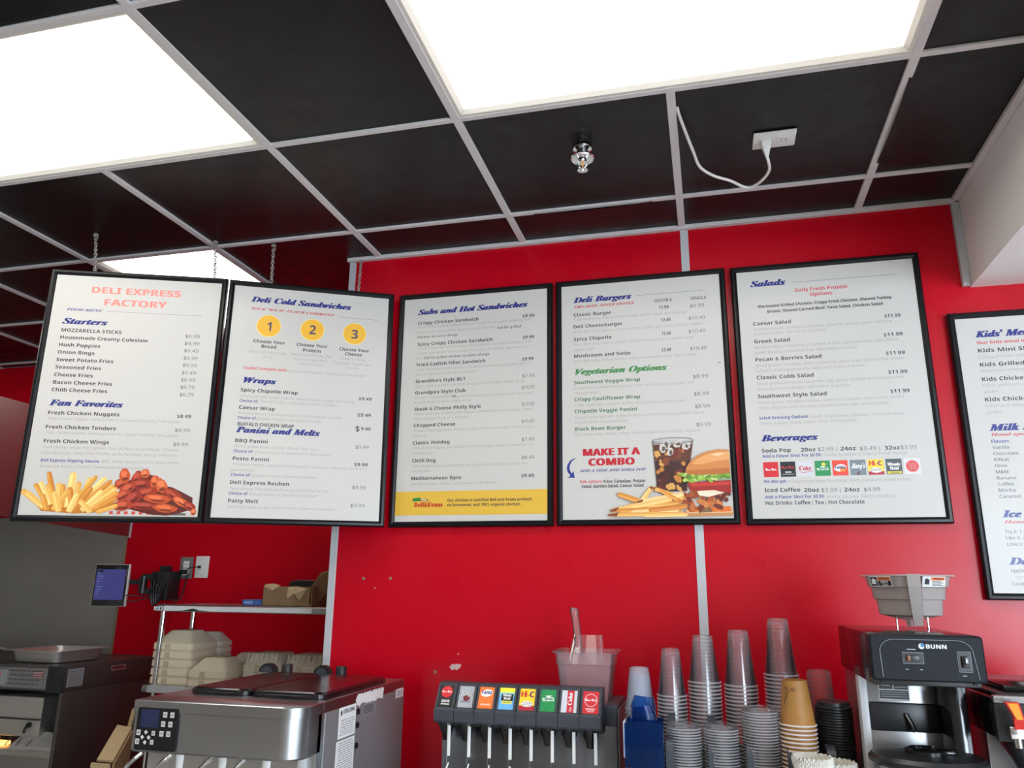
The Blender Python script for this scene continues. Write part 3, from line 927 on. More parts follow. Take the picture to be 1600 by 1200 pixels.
# screw anchors and chipped paint on the red wall
def wall_mark(kind, x, z, r, label):
    mb = MB()
    T = at((x, -0.0012, z))
    if kind == 'anchor':
        mb.lathe([(r, -0.0), (r * 0.95, 0.0012), (r * 0.5, 0.0016), (r * 0.42, 0.0004), (0.0002, 0.0004)], 'brass', (0, 0, 0), 14, T=at((x, 0, z), (1, 0, 0), (0, 0, 1)))
        tag(mb.build('screw_anchor'), label, 'wall anchor', 'screw anchors left in the red wall')
    else:
        pts = []
        n = 18
        for i in range(n):
            a = 2 * pi * i / n
            k = r * (0.35 + 0.65 * abs(cos(a + 0.6))) * rng.uniform(0.65, 1.05)
            pts.append((k * cos(a + 0.75) * 1.0, k * sin(a + 0.75) * 0.9, 0))
        mb.loft([[tuple(p) for p in pts], [(p[0], p[1], 0.0011) for p in pts]], 'chip', T=at((x, -0.0001, z)))
        tag(mb.build('paint_chip', smooth=None), label, 'paint chip', 'chips in the red wall paint')


wall_mark('anchor', -1.253, 1.647, 0.006, 'screw anchor nearest the corner strip, left of a matching one')
wall_mark('anchor', -1.146, 1.648, 0.006, 'screw anchor right of a matching one, higher on bare red wall')
wall_mark('anchor', -0.960, 1.331, 0.006, 'low screw anchor just left of the large paint chip')
wall_mark('chip', -0.888, 1.350, 0.024, 'large ragged pale paint chip above the soda fountain')
wall_mark('chip', -1.205, 1.613, 0.004, 'tiny pale paint chip below the two upper screw anchors')
wall_mark('chip', -0.877, 1.393, 0.004, 'tiny pale paint chip just above the large ragged one')


# ------------------------------------------------------------------ ceiling lights
def ceiling_light(a, b, c, d, label, mt='panel'):
    x0, x1, y0, y1 = cx(a) + TW, cx(b) - TW, ry(c) + TW * 0.8, ry(d) - TW * 0.8
    t = thing('ceiling_light', label, 'ceiling light', ((x0 + x1) / 2, (y0 + y1) / 2, HC), group='flat lit ceiling panels')
    hw, hd = (x1 - x0) / 2, (y1 - y0) / 2
    mb = MB()
    w = 0.022
    prof = [(0.0, 0.003), (0.0, -0.004), (0.010, -0.004), (w, 0.005), (w, 0.012)]
    loops = [[(sx * (hw - o), sy * (hd - o), z) for sx, sy in ((1, 1), (-1, 1), (-1, -1), (1, -1))] for o, z in prof]
    mb.loft(loops, 'bezel', False, False)
    mb.build('light_frame', t, None)
    MB().box(-hw + w - 0.002, hw - w + 0.002, -hd + w - 0.002, hd - w + 0.002, 0.008, 0.02, mt).build('diffuser', t, None)
    return t


LL = ['wide lit ceiling panel cut off by the left edge of the photo',
      'wide lit ceiling panel cut off by the top edge above the sprinkler',
      'lit ceiling panel behind the two chained menu boards']
for i, L in enumerate(LIGHTS):
    ceiling_light(*L, LL[i] if i < 3 else 'unseen lit ceiling panel added for its light and reflections', 'kpanel' if i in (2, 8) else 'panel')

# ------------------------------------------------------------------ sprinkler
t = thing('fire_sprinkler', 'chrome sprinkler head poking from a black ceiling tile', 'sprinkler', (-0.319, -0.62, HC - 0.001))
MB().lathe([(0.030, 0.0), (0.029, -0.004), (0.018, -0.008), (0.016, -0.028), (0.013, -0.03)], 'chrome', seg=28, cap1=True).build('cup', t)
MB().lathe([(0.014, -0.028), (0.036, -0.031), (0.037, -0.034), (0.034, -0.038), (0.014, -0.036)], 'chrome', seg=32).build('escutcheon', t)
mb = MB()
for s in (-1, 1):
    mb.tube([(s * 0.010, 0, -0.034), (s * 0.015, 0, -0.048), (s * 0.011, 0, -0.062), (0, 0, -0.070)], 0.0028, 'chrome')
mb.tube([(0, 0, -0.034), (0, 0, -0.066)], 0.0025, 'amber')
mb.lathe([(0.008, -0.034), (0.006, -0.044), (0.0005, -0.046)], 'chrome', seg=16)
mb.build('frame_arms', t)
mb = MB()
mb.lathe([(0.0005, -0.069), (0.008, -0.070), (0.016, -0.073), (0.016, -0.0745), (0.006, -0.074), (0.005, -0.079), (0.0005, -0.080)], 'chrome', seg=24)
mb.build('deflector', t)

# ------------------------------------------------------------------ outlet plate, plug and cable on the ceiling
t = thing('ceiling_outlet', 'white outlet plate set in a black ceiling tile', 'outlet', (0.250, -0.546, HC - 0.002))
MB().box(-0.061, 0.061, -0.042, 0.042, -0.006, 0.0, 'white', 0.002).build('cover_plate', t)
mb = MB()
for sx in (-0.026, 0.026):
    mb.box(sx - 0.0165, sx + 0.0165, -0.014, 0.014, -0.0075, -0.005, 'white', 0.001)
    for dx, dy, w, h in ((-0.006, 0.006, 0.0035, 0.001), (-0.006, -0.006, 0.0045, 0.001), (0.007, 0, 0.002, 0.003)):
        mb.box(sx + dx - w, sx + dx + w, dy - h, dy + h, -0.0078, -0.006, 'ink')
mb.build('receptacle', t, None)
t = thing('power_cord', 'white power cord looping below the ceiling outlet', 'power cord', (0.226, -0.546, HC - 0.0105))
mb = MB()
mb.loft([[(x, y, z) for x, y in rr(w, d, 0.003)] for z, w, d in ((0, 0.014, 0.012), (-0.016, 0.014, 0.012), (-0.024, 0.011, 0.010), (-0.045, 0.006, 0.006), (-0.052, 0.0045, 0.0045))], 'white')
mb.build('plug', t)
pts = [(0, 0, -0.05), (0.004, 0.01, -0.062), (0.008, 0.045, -0.069), (-0.006, 0.090, -0.072), (-0.034, 0.135, -0.070), (-0.060, 0.142, -0.066), (-0.105, 0.105, -0.058),
       (-0.155, 0.080, -0.048), (-0.195, 0.040, -0.035), (-0.213, -0.03, -0.022), (-0.232, -0.115, -0.008), (-0.247, -0.19, 0.003), (-0.252, -0.222, 0.012)]


def smooth_path(p, n=6):
    p = [Vector(q) for q in p]
    out = []
    for i in range(len(p) - 1):
        p0, p1, p2, p3 = p[max(i - 1, 0)], p[i], p[i + 1], p[min(i + 2, len(p) - 1)]
        for k in range(n):
            s = k / n
            out.append(0.5 * ((2 * p1) + (p2 - p0) * s + (2 * p0 - 5 * p1 + 4 * p2 - p3) * s * s + (3 * p1 - p0 - 3 * p2 + p3) * s ** 3))
    out.append(p[-1])
    return out


MB().tube(smooth_path(pts), 0.0045, 'cable', 10).build('cable', t)

# ------------------------------------------------------------------ menu boards
BW, BH = 0.62, 0.917
STYLE = {  # face, capital height, colour, shear, weight, max stretch
    'T': ('sans', 0.0245, (232, 128, 116), 0, 0.05, 2.2), 'H': ('fat', 0.0214, (22, 34, 122), 0.10, 0.095, 2.2),  # title red is paled: glare put into the ink colour
    'V': ('fat', 0.0214, (62, 132, 70), 0.10, 0.095, 2.2), 'I': ('sans', 0.0128, (44, 38, 48), 0, 0, 2.2),
    'D': ('light', 0.0096, (160, 154, 150), 0, 0, 2.0), 'P': ('light', 0.0125, (98, 94, 96), 0, 0.0, 2.2),
    'Q': ('sans', 0.0122, (54, 50, 56), 0, 0, 2.4), 'S': ('fat', 0.0092, (44, 56, 132), 0.2, 0.03, 2.8),
    'U': ('fat', 0.0092, (200, 48, 56), 0.2, 0.03, 2.8), 'N': ('sans', 0.036, (70, 66, 104), 0, 0.0, 1.2),
    'R': ('sans', 0.0105, (208, 60, 62), 0, 0, 2.2), 'R2': ('sans', 0.0128, (205, 50, 68), 0, 0, 2.2),
    'B': ('sans', 0.0102, (54, 68, 140), 0, 0, 2.2), 'C': ('sans', 0.0095, (104, 98, 102), 0, 0, 2.2),
    'K': ('sans', 0.0105, (66, 58, 64), 0, 0, 2.2), 'K2': ('sans', 0.0122, (58, 52, 60), 0, 0, 2.2),
    'G': ('sans', 0.021, (48, 44, 52), 0, 0, 1.6), 'E': ('serif', 0.0165, (196, 24, 28), 0, 0.04, 1.6),
    'J': ('light', 0.0112, (44, 40, 46), 0, 0.02, 2.2), 'L': ('sans', 0.0128, (42, 102, 56), 0, 0, 2.2),
    'M': ('sans', 0.0250, (188, 22, 42), 0, 0.085, 2.0), 'A': ('light', 0.0102, (104, 102, 108), 0, 0.02, 2.2),
}


def fry(mb, x0, y0, x1, y1, w, T, tone, tip=None):
    """one printed chip: a rounded bar with a lighter flank"""
    d = Vector((x1 - x0, y1 - y0))
    L = d.length
    d.normalize()
    n = Vector((-d.y, d.x))
    def P(a, b): return (x0 + d.x * a + n.x * b, y0 + d.y * a + n.y * b, 0)
    hw = w / 2
    mb.poly([P(0, -hw * .9), P(L * .5, -hw * 1.05), P(L * .93, -hw * .9), P(L, -hw * .35), P(L, hw * .45), P(L * .93, hw * .9), P(L * .5, hw), P(0, hw * .9)], ink(*tone), T)
    li = tuple(min(255, int(c * 1.0 + 22)) for c in tone)
    mb.poly([P(L * .04, hw * .0), P(L * .95, hw * .05), P(L * .93, hw * .75), P(L * .05, hw * .8)], ink(*li), up(T, 0.00003))
    if tip:
        mb.poly([P(L * .86, -hw * .85), P(L, -hw * .35), P(L, hw * .45), P(L * .88, hw * .85)], ink(*tip), up(T, 0.00005))


def blob(mb, x, y, rx, ry, rot, col, T, r_, j=0.12, n=16):
    pts = []
    for i in range(n):
        a = 2 * pi * i / n
        k = 1 + r_.uniform(-j, j)
        px, py = rx * cos(a) * k, ry * sin(a) * k
        pts.append((x + px * cos(rot) - py * sin(rot), y + px * sin(rot) + py * cos(rot), 0))
    mb.poly(pts, ink(*col), T)


def food_fries_and_wings(T):
    r_ = random.Random(3)
    mb = MB()
    lay = 0.0
    # tray edge under the food
    rect(mb, 0.305, 0.59, -0.8925, -0.8835, ink(196, 190, 182), T)
    for i in range(6):
        rect(mb, 0.31 + i * 0.024, 0.322 + i * 0.024, -0.890, -0.880, ink(205, 70, 60), up(T, 0.00004))
    rect(mb, 0.45, 0.56, -0.892, -0.884, ink(96, 92, 90), up(T, 0.00004))
    blob(mb, 0.20, -0.862, 0.135, 0.026, 0, (196, 118, 36), up(T, 0.00006), r_)
    blob(mb, 0.45, -0.838, 0.125, 0.050, -0.1, (92, 26, 14), up(T, 0.00006), r_)
    blob(mb, 0.40, -0.795, 0.065, 0.042, 0.3, (104, 30, 16), up(T, 0.00008), r_)
    tones = [(226, 164, 72), (236, 184, 96), (214, 146, 56), (242, 200, 118), (204, 128, 44)]
    spec = [(0.085, .86, .022, .812, .02), (.10, .87, .035, .818, .02), (.11, .86, .06, .79, .017), (.12, .86, .075, .782, .017), (.13, .85, .098, .748, .018),
            (.14, .87, .10, .79, .018), (.15, .87, .135, .785, .02), (.16, .87, .150, .79, .018), (.175, .87, .178, .748, .026), (.19, .87, .172, .80, .02),
            (.20, .87, .20, .78, .018), (.21, .86, .235, .765, .018), (.20, .84, .255, .76, .016), (.21, .85, .285, .765, .02), (.22, .86, .305, .775, .018),
            (.23, .87, .315, .79, .018), (.24, .875, .325, .80, .018), (.25, .88, .33, .815, .018), (.22, .88, .28, .81, .02), (.19, .885, .245, .80, .02),
            (.13, .88, .17, .81, .02), (.15, .885, .125, .815, .02), (.11, .88, .09, .825, .018), (.18, .885, .2, .82, .02), (.26, .88, .33, .835, .016), (.27, .885, .335, .86, .015), (.25, .885, .21, .845, .018)]
    for i, (a, b, c, d, w) in enumerate(spec):
        fry(mb, a, -b, c, -d, w, up(T, 0.0001 + i * 0.00006), tones[i % 5], None)
    wt = [(172, 58, 28), (196, 78, 34), (158, 44, 22), (206, 92, 44), (148, 38, 22)]
    ws = [(.335, .785, .022, .017, .5), (.345, .757, .017, .026, .2), (.385, .762, .016, .026, -.4), (.41, .748, .015, .016, .3), (.40, .785, .032, .018, .1), (.36, .80, .028, .017, .6),
          (.445, .775, .015, .022, -.2), (.42, .815, .042, .017, .2), (.47, .79, .018, .028, .5), (.38, .835, .035, .02, .7), (.345, .825, .028, .017, .5), (.46, .835, .045, .016, -.1),
          (.51, .82, .035, .017, -.5), (.54, .845, .03, .014, -.5), (.42, .86, .055, .014, -.05), (.35, .86, .03, .018, .1), (.49, .868, .042, .015, -.1), (.572, .862, .024, .014, -.6), (.585, .88, .012, .012, 0)]
    for i, (x, y, a, b, ro) in enumerate(ws):
        TT = up(T, 0.0004 + i * 0.00006)
        a_ = min(a, 0.5955 - x - 0.001) if x + a > 0.5955 else a
        blob(mb, x, -y, a_, b, ro, wt[i % 5], TT, r_, 0.1)
        blob(mb, x - a_ * .15, -y + b * .25, a_ * .6, b * .45, ro, tuple(min(255, c + 34) for c in wt[i % 5]), up(TT, 0.00003), r_, 0.2)
        blob(mb, x + a_ * .1, -y - b * .45, a_ * .6, b * .22, ro, tuple(int(c * .6) for c in wt[i % 5]), up(TT, 0.00003), r_, 0.2)
    return mb


def food_combo(T):
    r_ = random.Random(5)
    mb = MB()
    L = [0.0]
    def nx():
        L[0] += 0.00005
        return up(T, L[0])
    P = lambda pts, col: mb.poly([(x, -y, 0) for x, y in pts], ink(*col), nx())
    # tumbler of cola
    P([(.3403, .6258), (.48, .6287), (.452, .806), (.351, .806)], (176, 170, 166))
    P([(.344, .640), (.477, .642), (.4505, .804), (.3535, .804)], (92, 44, 26))
    P([(.347, .70), (.465, .70), (.4505, .804), (.3535, .804)], (58, 20, 14))
    for i in range(26):
        y = r_.uniform(.655, .795)
        x = r_.uniform(.355, .455)
        blob(mb, x, -y, r_.uniform(.006, .018), r_.uniform(.006, .014), r_.uniform(0, 3), r_.choice([(150, 78, 30), (198, 128, 52), (74, 28, 18), (44, 16, 14), (112, 34, 22), (216, 160, 84), (128, 60, 30)]), nx(), r_, 0.3)
    for x, y, a in ((.385, .642, .02), (.425, .640, .018), (.375, .655, .018), (.455, .648, .016), (.40, .668, .016)):
        blob(mb, x, -y, a, a * .7, r_.uniform(0, 2), (206, 198, 190), nx(), r_, 0.25, 8)
        blob(mb, x + .002, -y, a * .55, a * .35, r_.uniform(0, 2), (96, 84, 78), nx(), r_, 0.3, 7)
    ring = [(.41 + .070 * cos(a), .627 + .0105 * sin(a)) for a in [2 * pi * i / 36 for i in range(36)]]
    for i in range(36):
        a, b = ring[i], ring[(i + 1) % 36]
        P([a, b, (b[0], b[1] + .0022), (a[0], a[1] + .0022)], (112, 110, 112))
    P([(.340, .627), (.343, .627), (.354, .805), (.351, .806)], (70, 60, 58))
    P([(.477, .629), (.480, .629), (.452, .80), (.449, .80)], (120, 90, 78))
    # burger
    P([(.43, .875), (.5962, .875), (.5962, .888), (.46, .8905), (.438, .884)], (196, 138, 84))
    P([(.44, .868), (.5962, .862), (.5962, .878), (.45, .880)], (222, 178, 128))
    for x in (.47, .545, .575):
        P([(x - .018, .858), (x + .016, .857), (x + .017, .874), (x - .017, .876)], (226, 112, 28))
    P([(.485, .856), (.53, .855), (.53, .876), (.487, .877)], (134, 98, 70))
    for i in range(60):
        x = r_.uniform(.43, .588)
        y = r_.uniform(.80, .862) if x > .46 else r_.uniform(.82, .85)
        blob(mb, x, -y, min(r_.uniform(.008, .018), .5955 - x), r_.uniform(.006, .011), r_.uniform(0, 3), r_.choice([(150, 66, 28), (196, 108, 48), (112, 40, 20), (176, 84, 36), (94, 30, 18), (208, 128, 66)]), nx(), r_, 0.25, 10)
    P([(.455, .775), (.5962, .77), (.5962, .812), (.52, .815), (.46, .80)], (158, 30, 26))
    P([(.46, .778), (.5962, .776), (.5962, .786), (.47, .79)], (196, 52, 42))
    P([(.485, .805), (.54, .803), (.575, .812), (.52, .826), (.49, .820)], (232, 218, 192))
    P([(.45, .745), (.5962, .742), (.5962, .765), (.455, .768)], (120, 160, 52))
    for i in range(34):
        x = r_.uniform(.432, .590)
        y = r_.uniform(.747, .772)
        blob(mb, x, -y, min(r_.uniform(.006, .013), .5955 - x), r_.uniform(.004, .008), r_.uniform(-.6, .6), r_.choice([(142, 178, 60), (176, 202, 94), (92, 134, 40), (206, 214, 150)]), nx(), r_, 0.3, 9)
    dome = [(.449, .738), (.452, .724), (.463, .708), (.48, .692), (.505, .677), (.535, .668), (.562, .665), (.5962, .667), (.5962, .746), (.55, .750), (.49, .750), (.455, .748)]
    P(dome, (206, 130, 66))
    P([(.470, .712), (.49, .695), (.52, .682), (.56, .674), (.5962, .674), (.5962, .70), (.54, .706), (.50, .715)], (226, 158, 96))
    P([(.53, .682), (.56, .676), (.585, .678), (.56, .688)], (240, 194, 146))
    P([(.450, .735), (.5962, .728), (.5962, .746), (.55, .750), (.49, .750), (.455, .748)], (182, 104, 46))
    # chips
    tones = [(228, 166, 84), (238, 188, 112), (214, 142, 60), (240, 204, 140), (202, 124, 50)]
    sp = [(.44, .83, .33, .79, .014, 1), (.29, .845, .335, .787, .016, 1), (.30, .84, .215, .81, .018, 0), (.44, .815, .28, .84, .016, 1), (.43, .84, .28, .862, .016, 0), (.42, .85, .25, .85, .015, 0),
          (.40, .83, .19, .868, .017, 1), (.43, .865, .21, .868, .017, 0), (.42, .87, .26, .875, .018, 0), (.45, .855, .32, .868, .018, 0), (.44, .88, .18, .882, .014, 1), (.45, .885, .30, .886, .012, 0), (.42, .835, .36, .80, .013, 0)]
    for i, (a, b, c, d, w, t_) in enumerate(sp):
        L[0] += 0.00008
        fry(mb, a, -b, c, -d, w, up(T, L[0]), tones[i % 5], (128, 66, 34) if t_ else None)
    return mb


def soda_tile(mb, kind, x, y, w, h, T, tall=False):
    """printed drink mark: x, y = centre, w x h = size"""
    T1, T2, T3, T4 = up(T, .00012), up(T, .00024), up(T, .00036), up(T, .00048)
    bx = lambda a, b, c, d, col, TT=T1: rect(mb, x + a * w, x + b * w, y + c * h, y + d * h, ink(*col), TT)
    tx = lambda s, f, px, py, hh, col, wd=None, TT=T3, **k: mb.text(s, f, x + px * w, y + py * h, hh * w, ink(*col), TT, width=wd * w if wd else None, align='c', **k)
    W_ = (240, 238, 236)
    if kind == 'cola':
        bx(-.5, .5, -.5, .5, (206, 24, 36))
        if tall:
            disc(mb, x, y + .1 * h, w * .40, w * .40, ink(236, 225, 225), T2)
            disc(mb, x, y + .1 * h, w * .37, w * .37, ink(206, 24, 36), up(T, .0003))
            tx('Coca-Cola', 'script', 0, .06, .16, W_, .70, T4, weight=.03)
            tx('ORIGINAL', 'sans', 0, -.33, .10, W_, .62)
            tx('TASTE', 'sans', 0, -.43, .10, W_, .42)
        else:
            tx('Coca-Cola', 'script', 0, -.07, .17, W_, .72, weight=.03)
    elif kind == 'zero':
        bx(-.5, .5, -.5, .5, (16, 15, 17))
        if tall:
            disc(mb, x, y + .2 * h, w * .38, w * .38, ink(214, 28, 40), T2)
            tx('Coca-Cola', 'script', 0, .16, .15, W_, .66, weight=.03)
            tx('zero', 'sans', 0, -.30, .22, W_, .56)
            bx(-.28, .28, -.40, -.36, W_, T2)
        else:
            tx('Coca-Cola', 'script', 0, .05, .18, (205, 36, 44), .84, weight=.03)
            tx('zero', 'sans', 0, -.25, .14, W_, .4)
            bx(-.4, .4, -.36, -.33, (180, 180, 180), T2)
    elif kind == 'diet':
        if tall:
            bx(-.5, .5, -.5, .5, (206, 208, 214))
            bx(-.14, .30, -.5, .5, (200, 24, 44), T2)
            R = T4 @ Matrix.Translation((x + .17 * w, y, 0)) @ Matrix.Rotation(pi / 2, 4, 'Z')
            mb.text('Coke', 'serif', h * .12, 0, w * .26, ink(*W_), R, width=h * .56, align='c', weight=.03)
            mb.text('Diet', 'plain', -h * .34, 0, w * .16, ink(*W_), R, width=h * .18, align='c')
        else:
            bx(-.5, .5, -.5, .5, (204, 204, 208))
            tx('Coke', 'serif', 0, -.1, .30, (200, 30, 50), .78, weight=.03)
            mb.tube([(x - .45 * w, y - .1 * h, 0.0003), (x - .2 * w, y - .27 * h, .0003), (x + .45 * w, y - .16 * h, .0003)], .0009, ink(200, 30, 50), 5, T)
    elif kind == 'sprite':
        bx(-.5, .5, -.5, .5, (24, 138, 74))
        s = .05 if tall else -.05
        mb.poly([(x - .34 * w, y + (s - .10) * h * .9, 0), (x + .38 * w, y + (s - .06) * h, 0), (x + .34 * w, y + (s + .10) * h, 0), (x + .1 * w, y + (s + .13) * h, 0), (x + .26 * w, y + (s + .19) * h, 0), (x - .2 * w, y + (s + .17) * h, 0), (x - .06 * w, y + (s + .10) * h, 0), (x - .4 * w, y + (s + .05) * h, 0)], ink(228, 240, 232), T2)
        tx('Sprite', 'fat', 0, s - .04, .22, (24, 120, 66), .62, weight=.04)
        if not tall: disc(mb, x + .08 * w, y + .27 * h, .13 * w, .11 * w, ink(236, 210, 60), T2)
    elif kind == 'fanta':
        bx(-.5, .5, -.5, .5, (240, 120, 44) if tall else (226, 62, 44))
        s = .22 if tall else 0
        disc(mb, x, y + s * h, w * .40, w * .24, ink(244, 240, 236), T2, rot=.15)
        if not tall: disc(mb, x + .16 * w, y - .1 * h, w * .2, w * .16, ink(240, 140, 50), up(T, .0003))
        tx('Fanta', 'sans', 0, s - .05 if tall else -.06, .24, (36, 40, 110), .66, T4, weight=.04)
        if tall: tx('ORANGE', 'sans', 0, -.36, .12, (250, 232, 214), .66)
    elif kind == 'barqs':
        bx(-.5, .5, -.5, .5, (170, 172, 178) if tall else (116, 126, 132))
        if tall:
            blob(mb, x + .03 * w, y - .06 * h, w * .24, w * .2, 0, (110, 26, 34), T2, random.Random(1))
            tx("Barq's", 'fat', 0, .06, .30, (40, 38, 42), .82, T3, weight=.09)
            tx("Barq's", 'fat', 0, .06, .30, (240, 240, 240), .80, T4)
            tx('ROOT BEER', 'sans', 0, -.27, .11, (40, 30, 32), .66)
        else:
            tx("Barq's", 'fat', 0, -.06, .34, W_, .88, weight=.02, shear=.2)
            mb.poly([(x - .15 * w, y - .45 * h, 0), (x + .05 * w, y - .5 * h, 0), (x + .1 * w, y - .2 * h, 0)], ink(110, 50, 56), T2)
    elif kind == 'hic':
        bx(-.5, .5, -.5, .5, (250, 206, 44))
        bx(-.5, .5, -.5, -.28, (176, 30, 52), T2)
        for i, ch in enumerate('Hi-C'):
            mb.text(ch, 'sans', x + (-.27 + .18 * i) * w, y + (.12 if tall else .10) * h, (.36 if tall else .32) * w, ink(*((200, 60, 34), (208, 76, 30), (190, 50, 40), (120, 40, 110))[i]), T3, align='c', weight=.05)
        n = 20
        pts = []
        for i in range(n):
            a = 2 * pi * i / n
            k = 1 if i % 2 else .84
            pts.append((x + .42 * w * k * cos(a), y - .2 * h + .2 * w * k * sin(a), 0))
        mb.poly(pts, ink(248, 244, 240), T3)
        tx('FLASHIN', 'sans', 0, -.19, .10, (60, 30, 40), .62, T4)
        tx('FRUIT PUNCH', 'sans', 0, -.28, .09, (60, 30, 40), .66, T4)
    elif kind == 'maid':
        if tall:
            bx(-.5, .5, -.5, .5, (106, 176, 226))
            bx(-.5, .5, .28, .5, (248, 230, 60), T2)
            bx(-.5, .5, .12, .28, (130, 206, 216), T2)
            bx(-.36, .42, -.10, .22, (14, 14, 14), up(T, .0003))
            bx(-.3, .36, -.24, -.10, (232, 226, 90), up(T, .0003))
            tx('Minute', 'serif', .02, .10, .17, W_, .56, T4, weight=.03)
            tx('Maid', 'serif', .02, -.05, .17, W_, .44, T4, weight=.03)
            tx('LEMONADE', 'sans', .02, -.2, .08, (60, 70, 30), .5, T4)
        else:
            bx(-.5, .5, -.5, .5, (66, 78, 82))
            bx(-.44, .44, -.46, -.30, (226, 206, 64), T2)
            tx('Minute', 'serif', 0, .06, .22, W_, .8, weight=.03)
            tx('Maid', 'serif', 0, -.2, .22, W_, .56, weight=.03)
            tx('LEMONADE', 'sans', 0, -.43, .10, (60, 60, 40), .6)
    elif kind == 'round':
        bx(-.5, .5, -.5, .5, (212, 214, 220))
        disc(mb, x, y, w * .42, w * .42, ink(226, 120, 112), T2)
        disc(mb, x, y, w * .34, w * .34, ink(206, 60, 58), up(T, .0003))
        for k in (-.14, .02, .16):
            pts = [(x + (-.24 + .08 * i) * w, y + (k + .07 * sin(i * 2.2)) * w, .0004) for i in range(7)]
            mb.tube(pts, .0007, ink(240, 214, 210), 4, T)


def menu_board(idx, label, T):
    t = thing('menu_board', label, 'menu board', T=T, group='framed menu boards')
    hw, hh = BW / 2, BH / 2
    mb = MB()
    prof = [(0.0, 0.027), (0.0, 0.006), (0.0045, 0.0006), (0.012, 0.0), (0.0185, 0.0045), (0.0205, 0.0085)]
    loops = [[(sx * (hw - o), y, sz * (hh - o)) for sx, sz in ((-1, 1), (1, 1), (1, -1), (-1, -1))] for o, y in prof]
    mb.loft(loops, 'frame', False, False)
    mb.box(-hw + 0.004, hw - 0.004, 0.013, 0.0265, -hh + 0.004, hh - 0.004, 'black')
    mb.build('snap_frame', t, 25)
    sheet = MB().box(-hw + 0.018, hw - 0.018, 0.0085, 0.0125, -hh + 0.018, hh - 0.018, 'poster').build('poster', t, None)
    PT = at((-hw, 0.0083, hh))          # drawing plane: origin at the outer top-left corner, y up
    mb = MB()
    for st, s, u, v, w in MENU_TEXT[idx]:
        face, cap, col, sh, wt, mr = STYLE[st]
        mb.text(s, face, u, -v, cap, ink(*col), up(PT, .0009 if st in 'NEK' else .00005), width=w, shear=sh, weight=wt, maxratio=mr)

    def rule(x0, x1, y, col, th=.0011):
        rect(mb, x0, x1, -y - th / 2, -y + th / 2, ink(*col), up(PT, .00005))
    if idx == 1:
        rule(.206, .541, .1545, (120, 116, 132))
    if idx == 2:
        rule(.411, .561, .115, (150, 70, 90))
        for x, y in ((.1554, .1745), (.3156, .1768), (.4746, .1792)):
            c = MB()
            disc(c, x, -y, .0445, .0445, ink(246, 226, 150), up(PT, .0001), 40)
            disc(c, x, -y, .0425, .0425, ink(236, 178, 46), up(PT, .0003), 40)
            c.build('number_disc', sheet, None)
    if idx == 4:
        rule(.303, .5385, .079, (60, 60, 110))
        rect(mb, .5763, .5893, -.3555, -.3535, ink(40, 40, 44), up(PT, .00005))
    if idx == 5:
        rule(.209, .542, .0733, (44, 48, 110))
    mb.build('lettering', sheet, None)
    if idx == 1:
        food_fries_and_wings(up(PT, .0001)).build('food_picture', sheet, None)['label'] = 'printed picture of fries and red chicken wings'
    if idx == 3:
        b = MB()
        rect(b, .019, .601, -.874, -.786, ink(222, 178, 62), up(PT, .0002))
        b.poly([(.0895, -.823, 0), (.088, -.812, 0), (.118, -.808, 0), (.121, -.816, 0), (.11, -.822, 0)], ink(40, 130, 62), up(PT, .0004))
        b.poly([(.108, -.822, 0), (.118, -.816, 0), (.132, -.812, 0), (.141, -.814, 0), (.151, -.817, 0), (.150, -.822, 0)], ink(120, 110, 80), up(PT, .0004))
        b.poly([(.122, -.818, 0), (.13, -.814, 0), (.14, -.816, 0), (.146, -.820, 0)], ink(236, 226, 196), up(PT, .0005))
        b.build('banner', sheet, None)['label'] = 'yellow printed banner about organic chicken'
    if idx == 4:
        food_combo(up(PT, .0001)).build('food_picture', sheet, None)['label'] = 'printed picture of cola, burger and fries'
        a = MB()
        pts = [(.0714, .6791), (.060, .6805), (.048, .688), (.039, .700), (.0355, .713), (.038, .727), (.046, .738)]
        inner = [(.0714, .6800), (.062, .6835), (.053, .692), (.047, .703), (.0455, .714), (.048, .725), (.054, .734)]
        for i in range(len(pts) - 1):
            a.poly([(pts[i][0], -pts[i][1], 0), (pts[i + 1][0], -pts[i + 1][1], 0), (inner[i + 1][0], -inner[i + 1][1], 0), (inner[i][0], -inner[i][1], 0)], ink(24, 46, 128), up(PT, .0001))
        a.poly([(.0355, -.7485, 0), (.0640, -.7495, 0), (.0595, -.7225, 0), (.0545, -.733, 0), (.0465, -.739, 0), (.0475, -.7435, 0)], ink(24, 46, 128), up(PT, .0001))
        a.build('arrow_print', sheet, None)
    if idx == 5:
        b = MB()
        for i, k in enumerate(('cola', 'zero', 'diet', 'sprite', 'fanta', 'barqs', 'hic', 'maid', 'round')):
            soda_tile(b, k, .0883 + i * .0541, -.7342, .0475, .0503, PT)
        b.build('drink_logos', sheet, None)['label'] = 'row of nine small square drink logos'
    return t


def pose(c, yaw=0, tilt=0, roll=0):
    return (Matrix.Translation(c) @ Matrix.Rotation(radians(yaw), 4, 'Z') @ Matrix.Rotation(radians(tilt), 4, 'X') @ Matrix.Rotation(radians(roll), 4, 'Y'))


